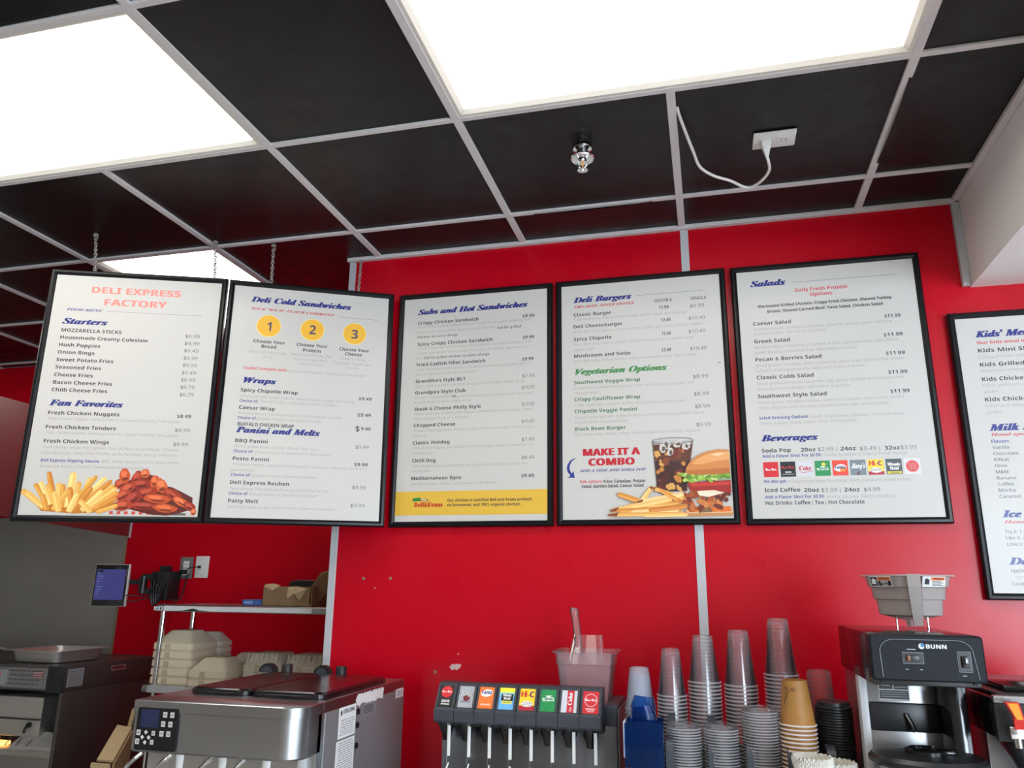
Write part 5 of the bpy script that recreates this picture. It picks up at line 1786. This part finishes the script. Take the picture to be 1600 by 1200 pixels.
prof = [(-.332, 1.240), (-.339, 1.246), (-.341, 1.274), (-.332, 1.282), (-.300, 1.337), (-.290, 1.345), (-.262, 1.347), (-.244, 1.343), (-.244, 1.240)]
for i, kd in enumerate(kinds):
    x0 = -sw + i * P8
    mb = MB()
    mb.prism([(y, z + oz) for y, z in prof], x0 + .0008, x0 + P8 - .0008, 'charcoal')
    # raised frame of the label window
    A = Vector((0, -.3325, 1.2825 + oz))
    B = Vector((0, -.3000, 1.3375 + oz))
    uy = (B - A).normalized()
    LT = at((x0 + P8 / 2, (A.y + B.y) / 2, (A.z + B.z) / 2), (1, 0, 0), uy)
    Lh = (B - A).length
    vc = mb.build('valve_cover', t, 30)
    for a, b in ((-P8 / 2 + .002, -.0225), (.0225, P8 / 2 - .002)):
        MB().box(a, b, -Lh / 2 - .002, Lh / 2 + .003, -.001, .0035, 'charcoal', .001, LT, seg=1).build('label_rail', vc)
    mb = MB()
    soda_tile(mb, kd, 0, 0, .045, Lh - .001, up(LT, .0008), tall=True)
    mb.build('brand_panel', vc, None)
    xc = x0 + P8 / 2
    mb = MB()
    mb.lathe([(.023, 0), (.022, -.022), (.016, -.032), (.012, -.052), (.010, -.054)], 'gloss', (xc - .006, -.285, 1.240 + oz), 18, cap1=True)
    mb.build('nozzle', t)
    mb = MB()
    lx = xc + .012
    mb.box(lx - .0045, lx + .0045, -.322, -.316, 1.150 + oz, 1.232 + oz, 'white', .0015, seg=1)
    mb.box(lx - .0055, lx - .0035, -.321, -.315, 1.130 + oz, 1.240 + oz, 'chrome', .0008, seg=1)
    mb.tube([(lx, -.319, 1.132 + oz), (lx - .004, -.330, 1.112 + oz), (lx - .010, -.334, 1.098 + oz)], .004, 'chrome', 8)
    mb.lathe([(.0055, 0), (.0055, .010), (.0005, .0105)], 'white', (lx - .012, -.336, 1.090 + oz), 12, cap0=True)
    mb.build('lever', t)

# clear tub with a scoop, standing on the soda fountain
t = thing('ice_tub', 'milky clear plastic tub standing behind the soda panels', 'tub', (-.392, -.192, 1.2755))
mb = MB()
sec = [(.066, .062, 0.0, .012), (.070, .066, .004, .014), (.083, .078, .118, .016), (.086, .081, .121, .016), (.087, .082, .150, .016), (.099, .094, .154, .02), (.099, .094, .157, .02)]
mb.loft([[(x, y, z) for x, y in rr(a, b, r, 4)] for a, b, z, r in sec], 'bucket', True, False)
sec = [(.099, .094, .157, .02), (.085, .080, .155, .016), (.081, .076, .118, .014), (.068, .064, .006, .012)]
mb.loft([[(x, y, z) for x, y in rr(a, b, r, 4)] for a, b, z, r in sec], 'bucket', False, True)
mb.build('tub_body', t)
t = thing('ice_scoop', 'clear plastic scoop sticking up out of the tub', 'scoop', (-.405, -.20, 1.36))
mb = MB()
loops = []
for k in range(7):
    v = k / 6
    hw_ = .060 - .012 * v
    loops.append([(.012 + hw_ * cos(pi * i / 10), -.018 + .045 * v - .026 * sin(pi * i / 10), .035 + .084 * v) for i in range(11)])
mb.loft(loops, 'scoop', False, False, closed=False)
mb.build('bowl', t)
mb = MB()
mb.tube(smooth_path([(-.010, -.005, .055), (-.014, -.002, .10), (-.020, .004, .15), (-.026, .008, .188), (-.026, .010, .198)]), [.012] * 17 + [.014] * 5 + [.015, .014, .008], 'scoop', 12)
mb.build('handle', t)

# ------------------------------------------------------------------ cup and lid organiser
t = thing('cup_organizer', 'black organizer holding the cup and lid stacks', 'organizer', (.03, -.43, CT))
mb = MB()
ob = 1.128 - CT
mb.box(-.245, .30, -.16, .16, 0, .02, 'black', .003)
mb.box(-.245, .30, .145, .16, .02, .30, 'black', .003)
mb.box(-.245, .30, -.16, .145, ob - .01, ob, 'black')
mb.build('case', t)
for x in (-.248, -.158, -.052, .042, .138, .232):
    mb = MB()
    zt = 1.248 - CT
    pts = [(-.11, .02), (-.11, zt - .03)] + [(-.11 + .03 - .03 * cos(pi / 2 * i / 5), zt - .03 + .03 * sin(pi / 2 * i / 5)) for i in range(6)] + [(-.02, zt), (.02, zt + .035), (.06, zt + .045), (.08, zt + .04), (.145, zt + .04), (.145, .02)]
    mb.prism(pts, x - .010, x + .010, 'charcoal')
    mb.build('divider', t, 30)

FLOOR = 1.1285


def cup_profile(rt, rb, h, lip=.0026):
    """inverted cup: rim at z=0, closed end at z=h"""
    return [(rt + lip, .000), (rt + lip, .0035), (rt, .0042), (rt - .001, .012), (rt - (rt - rb) * .45, h * .45), (rb + .0022, h - .016), (rb + .0012, h - .014), (rb, h - .003), (rb - .004, h), (rb - .006, h - .003), (.0005, h - .003)]


def cup_stack(x, y, ztop, rt, rb, h, pitch, label, group, mt='clear', name='plastic_cup', tilt=0.0):
    n = max(2, int((ztop - h - FLOOR) / pitch) + 1)
    src = None
    for i in range(n):
        z = ztop - h - i * pitch
        if src is None:
            pr = cup_profile(rt, rb, h)
            rm = 'clearrim' if mt == 'clear' else mt
            src = MB().lathe(pr[:3], rm, seg=32).lathe(pr[2:6], mt, seg=32).lathe(pr[5:9], 'clearbase' if mt == 'clear' else mt, seg=32).lathe(pr[8:], mt, seg=32).build(name, smooth=50)
            tag(src, label, 'cup', group)
            src.location = (x, y, z)
        else:
            dup(src, (x, y, z), rng.uniform(0, 1))
    return src


YC = -.35
cup_stack(-.127, YC, 1.457, .0400, .0250, .127, .0098, 'clear plastic cup nested in the shortest front stack, next to the blue scoop holder', 'clear cups, shortest stack')
cup_stack(-.036, YC, 1.495, .0440, .0275, .126, .0098, 'clear plastic cup nested in the stack under the wall joint strip', 'clear cups, stack under the joint strip')
cup_stack(.062, YC, 1.511, .0440, .0275, .147, .0098, 'clear plastic cup nested in the stack just left of the tallest one', 'clear cups, stack left of the tallest')
cup_stack(.171, YC, 1.545, .0440, .0275, .150, .0098, 'clear plastic cup nested in the tallest clear stack', 'clear cups, tallest stack')
cup_stack(.275, -.285, 1.406, .0430, .0320, .150, .0160, 'clear tall cup nested behind the brown cups and black lids', 'clear cups behind the brown ones')
cup_stack(-.222, -.30, 1.398, .0420, .0275, .115, .0120, 'milky white cup nested behind the blue scoop holder', 'milky cups behind the blue scoop holder', 'milky')

# brown paper cups
KY = -.50
kz = 1.399
kh = .108
src = None
n = int((kz - kh - FLOOR) / .0098) + 1
for i in range(n):
    z = kz - kh - i * .0098
    if src is None:
        t = thing('paper_cup', 'brown paper cup on top of its stack, marked with handwriting', 'cup', (.191, KY, z), group='brown paper cups')
        MB().lathe([(.0435, .004), (.0425, .006), (.0300, kh - .004), (.0295, kh), (.0285, kh), (.0285, kh - .008), (.0005, kh - .008)], 'kraft', seg=36).build('sleeve', t)
        mb = MB()
        loop = [(.0440 + .0022 * cos(2 * pi * k / 8), .0028 + .0022 * sin(2 * pi * k / 8)) for k in range(9)]
        mb.lathe(loop, 'rim', seg=36)
        mb.build('rim', t)
        src = t
    else:
        dup(src, (.191, KY, z), rng.uniform(0, 1), 'brown paper cup with white rim, nested below the handwritten one')
# pen marks on the top cup
mb = MB()
def on_cup(a, z):
    r = .0425 + (.0300 - .0425) * (z - .006) / (kh - .010) + .0004
    b = radians(-105) + a
    return (r * cos(b), r * sin(b), z)
for stroke in ([(-.62, .062), (-.45, .068), (-.38, .080), (-.50, .092), (-.62, .088)], [(-.62, .096), (-.58, .075), (-.66, .055), (-.74, .050)], [(-.28, .088), (-.27, .080)], [(-.27, .093), (-.265, .092)],
               [(-.14, .090), (-.10, .083), (-.02, .086), (-.06, .092)], [(.10, .092), (.06, .088), (.10, .082), (.16, .084)], [(.22, .090), (.28, .089)]):
    mb.tube([on_cup(*p) for p in stroke], .0007, 'ink', 5)
mb.build('handwriting', src)

# black hot cup lids
src = None
for i in range(int((1.346 - .016 - FLOOR) / .0066) + 1):
    z = 1.346 - .017 - i * .0066
    if src is None:
        src = MB().lathe([(.0440, 0), (.0458, .0012), (.0458, .0045), (.0435, .0062), (.0405, .0075), (.0395, .0160), (.0375, .0170), (.0355, .0150), (.0005, .0145)], 'cuplip', seg=32).build('hot_cup_lid', smooth=40)
        tag(src, 'black hot cup lid stacked between brown cups and coffee brewer', 'lid', 'black cup lids')
        src.location = (.285, -.45, z)
    else:
        dup(src, (.285 + rng.uniform(-.0006, .0006), -.45, z), rng.uniform(0, 3))

# clear cold cup lids
for x, zt, label, grp in ((-.092, 1.283, 'clear cup lid stacked just right of the blue scoop holder', 'clear lids beside the blue scoop holder'),
                          (.001, 1.284, 'clear cup lid in the middle stack of lids', 'clear lids, middle stack'),
                          (.100, 1.330, 'clear cup lid in the tallest lid stack, left of the brown cups', 'clear lids, tallest stack')):
    src = None
    n = int((zt - .012 - FLOOR) / .0068) + 1
    for i in range(n):
        z = zt - .013 - i * .0068
        if src is None:
            mb = MB()
            seg = 48
            rows_ = [(.0425, 0), (.0448, .0008), (.0448, .0040), (.0430, .0056), (.0410, .0066), (.0395, .0120), (.0370, .0130), (.0345, .0095), (.0005, .0090)]
            loops = [[((r + (.0009 if (k % 2 and 0 < j < 4) else 0)) * cos(2 * pi * k / seg), (r + (.0009 if (k % 2 and 0 < j < 4) else 0)) * sin(2 * pi * k / seg), z_) for k in range(seg)] for j, (r, z_) in enumerate(rows_)]
            mb.loft(loops[:3], 'lidrim', False, False)
            mb.loft(loops[2:], 'clearlid', False, False)
            src = mb.build('cold_cup_lid', smooth=40)
            tag(src, label, 'lid', grp)
            src.location = (x, -.50, z)
        else:
            dup(src, (x + rng.uniform(-.0012, .0012), -.50 + rng.uniform(-.001, .001), z), rng.uniform(0, 3))

# blue scoop holder and scoops
t = thing('scoop_holder', 'blue see-through holder hung on the organizer\'s left end', 'holder', (-.190, -.520, CT))
mb = MB()
hz = 1.290 - CT
sec = [(.030, .030, 1.05 - CT, .01), (.034, .034, 1.10 - CT, .012), (.040, .038, 1.20 - CT, .012), (.046, .042, hz - .01, .014), (.048, .044, hz, .014)]
mb.loft([[(x, y, z) for x, y in rr(a, b, r, 4)] for a, b, z, r in sec], 'bluetub', True, False)
mb.loft([[(x, y, z) for x, y in rr(a - .002, b - .002, r, 4)] for a, b, z, r in reversed(sec)], 'bluetub', False, True)
mb.build('holder_body', t)
mb = MB().box(-.050, .050, -.046, -.042, hz - .11, hz - .005, 'bluetub', .0015)
mb.build('front_plate', t)
MB().box(-.055, -.050, -.03, .02, 1.20 - CT, 1.285 - CT, 'paper').build('tag_strip', t)
for x, y, a, zt, lab in ((-.212, -.505, .10, 1.350, 'blue plastic scoop blade, taller one in the blue holder'), (-.165, -.530, -.18, 1.332, 'blue plastic scoop blade, shorter one in the blue holder')):
    mb = MB()
    loops = []
    for k in range(8):
        v = k / 7
        w_ = (.022 + .014 * v) * (1 if k < 7 else .72)
        loops.append([(w_ * cos(pi * i / 8), -.012 * sin(pi * i / 8) + .004, .09 * 0 + v * (zt - 1.15)) for i in range(9)] + [(w_ * .93 * cos(pi * (8 - i) / 8), -.010 * sin(pi * (8 - i) / 8) + .006, v * (zt - 1.15)) for i in range(9)])
    mb.loft(loops, 'bluetub', True, True)
    o = mb.build('ice_scoop', smooth=40)
    tag(o, lab, 'scoop', 'blue scoops in the holder')
    o.location = (x, y, 1.145)
    o.rotation_euler = (0, a, .15)

# stacks of coffee filters
for x, y, zt, nn, lab in ((.203, -.665, 1.252, 4, 'white fluted coffee filter in the stack under the brown cups'), (.258, -.635, 1.238, 4, 'white fluted coffee filter in the stack beside the coffee brewer')):
    t = None
    seg = 60
    base = thing('filter_tray', 'small tray lifting the filter stack ' + ('under the brown cups' if x < .22 else 'beside the brewer'), 'tray', (x, y, CT))
    MB().box(-.025, .025, -.025, .025, 0, zt - .062 - CT - nn * .004, 'black', .003).build('tray_body', base)
    src = None
    for i in range(nn):
        z = zt - .060 - (nn - 1 - i) * .004
        if src is None:
            mb = MB()
            loops = []
            for j, (r, zz, am) in enumerate(((.026, 0, 0), (.028, .002, .0002), (.036, .028, .0016), (.043, .058, .0030))):
                loops.append([((r + (am if k % 2 else -am) + am * .5 * sin(k * 1.7)) * cos(2 * pi * k / seg), (r + (am if k % 2 else -am)) * sin(2 * pi * k / seg), zz + (.002 * sin(k * 2.3) if j == 3 else 0)) for k in range(seg)])
            mb.loft(loops, 'filter', True, False)
            mb.loft([[(p[0] * .985, p[1] * .985, p[2] + .0008) for p in l] for l in reversed(loops)], 'filter', False, True)
            src = mb.build('coffee_filter', smooth=20)
            tag(src, lab, 'coffee filter', lab.replace('filter in', 'filters in'))
            src.location = (x, y, z)
        else:
            dup(src, (x, y, z), .11 * i)

# ------------------------------------------------------------------ coffee brewer
BX0, BX1, BYF, BYB, BZ = .327, .553, -.80, -.33, 1.530
t = thing('coffee_brewer', 'black and steel coffee brewer with a funnel on top', 'coffee brewer', ((BX0 + BX1) / 2, BYF, CT))
bw = (BX1 - BX0) / 2
oz = -CT
mb = MB()
HB = 1.434 + oz
HT = BZ + oz
mb.box(-bw + .004, bw - .004, .03, BYB - BYF, HB - .012, HT, 'gloss', .004)
mb.build('head_housing', t)
mb = MB()
mb.loft([[(x, y, z) for x, z in rr(bw, (HT - HB) / 2, .008, 3, 0, (HT + HB) / 2)] for y in (.034, .004)] + [[(x, 0, z) for x, z in rr(bw - .004, (HT - HB) / 2 - .004, .008, 3, 0, (HT + HB) / 2)]], 'navyface')
mb.build('head_front', t, 30)
FPB = at((0, -.0006, 0))
mb = MB()
pz0, pz1 = HB + .008, HT - .006
arc = [(-bw + .022, pz0, 0), (-bw + .020, pz1 - .03, 0)] + [(-bw + .020 + .03 - .03 * cos(pi / 2 * i / 6), pz1 - .03 + .026 * sin(pi / 2 * i / 6), 0) for i in range(7)]
arc += [(bw - .022 - .03 + .03 * sin(pi / 2 * i / 6), pz1 - .03 + .026 * cos(pi / 2 * i / 6), 0) for i in range(7)] + [(bw - .016, pz0, 0)]
mb.tube(arc, .0007, ink(120, 124, 130), 5, FPB)
mb.text('BUNN', 'sans', .000, HT - .0275, .0085, ink(226, 228, 232), up(FPB, .0012), width=.040, weight=.03)
disc(mb, -.009, HT - .0232, .0058, .0058, ink(224, 230, 236), up(FPB, .0008))
disc(mb, -.0070, HT - .0214, .0040, .0040, ink(60, 120, 160), up(FPB, .0012))
for x, z, w_ in ((-.03, HT - .031, .018), (-.042, HB + .024, .006), (-.014, HB + .024, .006), (.069, HB + .014, .008)):
    rect(mb, x - w_ / 2, x + w_ / 2, z, z + .0016, ink(170, 172, 176), FPB)
mb.build('front_print', t, None)
for x, z, wx, wz, lens in ((-.028, HT - .048, .021, .012, True), (.072, HT - .053, .0135, .021, False)):
    mb = MB()
    mb.box(x - wx, x + wx, -.0016, .002, z - wz, z + wz, ink(120, 124, 130), .0006, seg=1)
    mb.box(x - wx + .0014, x + wx - .0014, -.0024, .002, z - wz + .0014, z + wz - .0014, 'black', .0006, seg=1)
    sw_ = mb.build('switch', t)
    mb = MB()
    if lens:
        mb.box(x - .014, x + .012, -.006, -.001, z - .0065, z + .0065, 'black', .0015)
        mb.box(x - .0135, x - .006, -.0068, -.004, z - .006, z + .006, 'rocker', .001)
    else:
        mb.box(x - .007, x + .007, -.007, -.001, z - .012, z + .012, 'gloss', .002)
    mb.build('rocker', sw_)
for x in (-.092, .092):
    MB().lathe([(.005, 0), (.004, -.006)], 'black', (x, .02, HB), 10, cap1=True).build('foot_peg', t)
# body column
CY = .24
mb = MB()
mb.box(-bw + .012, bw - .012, CY, BYB - BYF, .0, HB - .01, 'steel', .003)
mb.build('column', t)
mb = MB()
mb.box(-bw + .006, -bw + .024, CY - .012, CY + .03, .0, HB - .012, 'strip', .002)
mb.build('side_trim', t)
mb = MB()
mb.box(bw - .048, bw - .006, CY - .10, CY + .02, .0, HB - .012, 'gloss', .012)
mb.build('side_pillar', t)
mb = MB()
mb.box(-bw + .026, bw - .048, CY - .010, CY + .004, 1.298 + oz, 1.362 + oz, 'black', .004)
mb.tube([(-.008, CY - .014, 1.338 + oz), (.0, CY - .024, 1.318 + oz), (.004, CY - .030, 1.302 + oz)], .0055, 'gloss', 8)
mb.build('faucet_band', t)
BP = at((0, CY - .0008, 0))
mb = MB()
rect(mb, -.062, .006, 1.366 + oz, 1.424 + oz, ink(176, 178, 178), BP)
for a, b, c, d in ((-.060, -.030, 1.392, 1.422), (-.027, .004, 1.392, 1.422), (-.060, .004, 1.370, 1.389)):
    rect(mb, a, b, c + oz, d + oz, 'ink', up(BP, .0003))
for k in range(5):
    rect(mb, -.025, .002, 1.396 + k * .005 + oz, 1.398 + k * .005 + oz, 'mark', up(BP, .0006))
for k in range(3):
    rect(mb, -.057, .001, 1.374 + k * .005 + oz, 1.376 + k * .005 + oz, 'mark', up(BP, .0006))
mb.poly([(-.056, 1.400 + oz, 0), (-.052, 1.412 + oz, 0), (-.044, 1.414 + oz, 0), (-.034, 1.408 + oz, 0), (-.036, 1.398 + oz, 0)], 'mark', up(BP, .0006))
mb.build('warning_label', t, None)
mb = MB()
mb.box(-bw, bw, .02, BYB - BYF, 0, .04, 'black', .006)
mb.build('base', t)

# thermal server standing under the head
t = thing('coffee_server', 'coffee server with a wide black lid under the brewer head', 'coffee server', (.435, -.70, CT + .0405))
sz = 1.262 - CT - .0405
mb = MB().lathe([(.085, 0), (.095, .01), (.100, sz - .03), (.096, sz - .006)], 'steel', seg=40, cap0=True)
mb.build('server_body', t)
mb = MB()
sq = lambda rx, ry, z: [(rx * cos(2 * pi * k / 44) + .004, ry * sin(2 * pi * k / 44), z) for k in range(44)]
mb.loft([sq(.108, .096, sz - .010), sq(.120, .100, sz - .004), sq(.120, .100, sz + .004), sq(.112, .094, sz + .012), sq(.05, .045, sz + .017)], 'black')
mb.lathe([(.042, .016), (.042, .024), (.034, .027), (.030, .020), (.0005, .019)], 'gloss', (.0, -.01, sz), 28)
mb.box(.015, .055, -.030, .010, sz + .016, sz + .026, 'gloss', .004)
mb.build('server_lid', t)

# cloudy plastic brew funnel on wire legs
FCX, FCY = .483, -.50
t = thing('brew_funnel', 'cloudy stepped plastic funnel with HOT warning stickers', 'brew funnel', (FCX, FCY, BZ + .0005))
mb = MB()
prof = [(.012, .006), (.014, .020), (.062, .030), (.080, .034), (.084, .070), (.091, .072), (.095, .100), (.102, .102), (.108, .126), (.120, .128), (.120, .131)]
seg = 48
def flat(r, k, n=48):
    a = 2 * pi * k / n + radians(45)
    s = max(abs(cos(a - radians(45) + 0)), abs(sin(a - radians(45)))) * 0 + 1
    c = (abs(cos(a)) ** 5 + abs(sin(a)) ** 5) ** (-1 / 5)
    q = r * c * .735
    b = 2 * pi * k / n + radians(45) + radians(30)
    return q * cos(b), q * sin(b)
loops = [[(*flat(r, k), z) for k in range(seg)] for r, z in prof]
mb.loft(loops, 'funnel', True, False)
mb.loft([[(p[0] * .97, p[1] * .97, p[2]) for p in l] for l in reversed(loops[2:])], 'funnel', False, False)
mb.build('funnel_body', t, 30)
fdir = Vector((CAM.x - FCX, CAM.y - FCY, 0)).normalized()
perp = Vector((-fdir.y, fdir.x, 0))
mb = MB()
hp = lambda r, z, s: fdir * r + perp * s + Vector((0, 0, z))
for_l = []
for r, z, w_ in ((.110, .132, .018), (.111, .100, .017), (.100, .04, .014), (.094, .010, .012)):
    for_l.append([hp(r - .03, z, .015 - w_), hp(r, z, .015 - w_ * .8), hp(r, z, .015 + w_ * .8), hp(r - .03, z, .015 + w_)])
mb.loft(for_l, 'funnel')
mb.build('handle', t, None)
for s, r in ((-.034, .0), (.036, .02)):
    p = fdir * r + perp * s
    MB().tube([(p.x, p.y, 0), (p.x, p.y, .036)], .0022, 'chrome', 8).build('wire_leg', t)
for s, words in ((-1, True), (1, False)):
    mb = MB()
    ang_s = math.atan2(fdir.y, fdir.x) + s * (-1) * radians(42) * -1
    dirv = Vector((cos(ang_s), sin(ang_s), 0))
    xa = Vector((-dirv.y, dirv.x, 0))
    base = dirv * .0885 + Vector((0, 0, .1145))
    TT = at(base, xa, Vector((0, 0, 1)) + dirv * .22)
    TT = TT @ Matrix.Scale(1.02, 4)
    rect(mb, -.033, .033, -.0125, .0125, 'paper', TT)
    rect(mb, -.031, -.010, -.0105, .0105, 'ink' if words else ink(200, 200, 200), up(TT, .0004))
    mb.poly([(-.028, -.006, 0), (-.026, .006, 0), (-.020, .008, 0), (-.013, .003, 0), (-.015, -.007, 0)], 'paper' if words else 'ink', up(TT, .0006))
    rect(mb, -.008, .031, .003, .0105, ink(222, 112, 52), up(TT, .0004))
    mb.text('WARNING', 'sans', .012, .005, .0040, 'ink', up(TT, .0007), width=.028, align='c')
    if words:
        rect(mb, -.008, .031, -.0105, .002, 'ink', up(TT, .0004))
        mb.text('HOT', 'sans', .012, -.0045, .0055, 'paper', up(TT, .0007), width=.022, align='c', weight=.04)
        mb.text('LIQUID', 'sans', .012, -.0095, .0034, 'paper', up(TT, .0007), width=.018, align='c')
    else:
        for k in range(4):
            rect(mb, -.006, .029 - (k % 2) * .008, -.0095 + k * .003, -.0080 + k * .003, 'ink', up(TT, .0004))
    mb.build('warning_sticker', t, None)

# second brewer at the right edge
t = thing('tea_brewer', 'second black brewer with red faucet, cut off at the right edge', 'brewer', (.78, -.745, CT))
mb = MB()
mb.box(-.205, .20, .012, .40, 1.318 + oz, 1.400 + oz, 'gloss', .004)
mb.build('head_housing', t)
mb = MB()
mb.box(-.208, .20, .0, .014, 1.315 + oz, 1.392 + oz, 'black', .003)
mb.build('head_front', t)
mb = MB()
mb.box(-.208, .20, -.003, .016, 1.392 + oz, 1.407 + oz, 'steel', .003)
mb.build('trim_rail', t)
mb = MB()
mb.box(-.195, .20, .02, .36, 1.400 + oz, 1.410 + oz, 'black', .003)
mb.box(-.17, .16, .05, .30, 1.410 + oz, 1.424 + oz, 'gloss', .004)
mb.build('top_lid', t)
mb = MB()
mb.box(-.18, .18, .18, .40, 0, 1.318 + oz, 'steel', .004)
mb.build('column', t)
mb = MB()
fx = -.178
mb.box(fx - .014, fx + .014, -.030, .002, 1.325 + oz, 1.350 + oz, 'chrome', .003)
mb.tube([(fx, -.022, 1.328 + oz), (fx, -.022, 1.308 + oz)], .008, 'chrome', 14)
fc = mb.build('faucet', t)
mb = MB()
mb.loft([[(fx - .006, -.036, 1.345 + oz), (fx + .012, -.036, 1.345 + oz), (fx + .012, -.028, 1.345 + oz), (fx - .006, -.028, 1.345 + oz)],
         [(fx - .009, -.046, 1.372 + oz), (fx + .010, -.046, 1.372 + oz), (fx + .010, -.036, 1.372 + oz), (fx - .009, -.036, 1.372 + oz)],
         [(fx - .024, -.054, 1.400 + oz), (fx + .002, -.054, 1.400 + oz), (fx + .002, -.042, 1.400 + oz), (fx - .024, -.042, 1.400 + oz)]], 'redplastic')
mb.loft([[(fx - .004, -.0475, 1.366 + oz), (fx + .008, -.0475, 1.366 + oz), (fx + .008, -.045, 1.366 + oz), (fx - .004, -.045, 1.366 + oz)],
         [(fx - .020, -.0555, 1.398 + oz), (fx - .001, -.0555, 1.398 + oz), (fx - .001, -.053, 1.398 + oz), (fx - .020, -.053, 1.398 + oz)]], 'amber')
mb.build('tap_handle', fc, None)
mb = MB()
mb.lathe([(.125, 1.312 + oz), (.120, 1.290 + oz), (.080, 1.200 + oz), (.030, 1.160 + oz), (.0005, 1.158 + oz)], 'steel', (-.05, .11, 0), 40, cap0=True)
fb = mb.build('brew_basket', t)
mb = MB()
for a0 in (-112, -84):
    for w_, mt_, z0, z1, rr_ in ((12, 'ink', 1.293, 1.309, .1285),):
        pts0 = [(-.05 + (rr_ - .004) * cos(radians(a0 + k * w_ / 4)), .11 + (rr_ - .004) * sin(radians(a0 + k * w_ / 4)), z0 + oz) for k in range(5)]
        pts1 = [(-.05 + rr_ * cos(radians(a0 + k * w_ / 4)), .11 + rr_ * sin(radians(a0 + k * w_ / 4)), z1 + oz) for k in range(5)]
        mb.loft([pts0, pts1], mt_, False, False, closed=False)
mb.build('warning_band', fb, None)
MB().box(-.2, .2, .0, .40, 0, .04, 'black', .006).build('base', t)
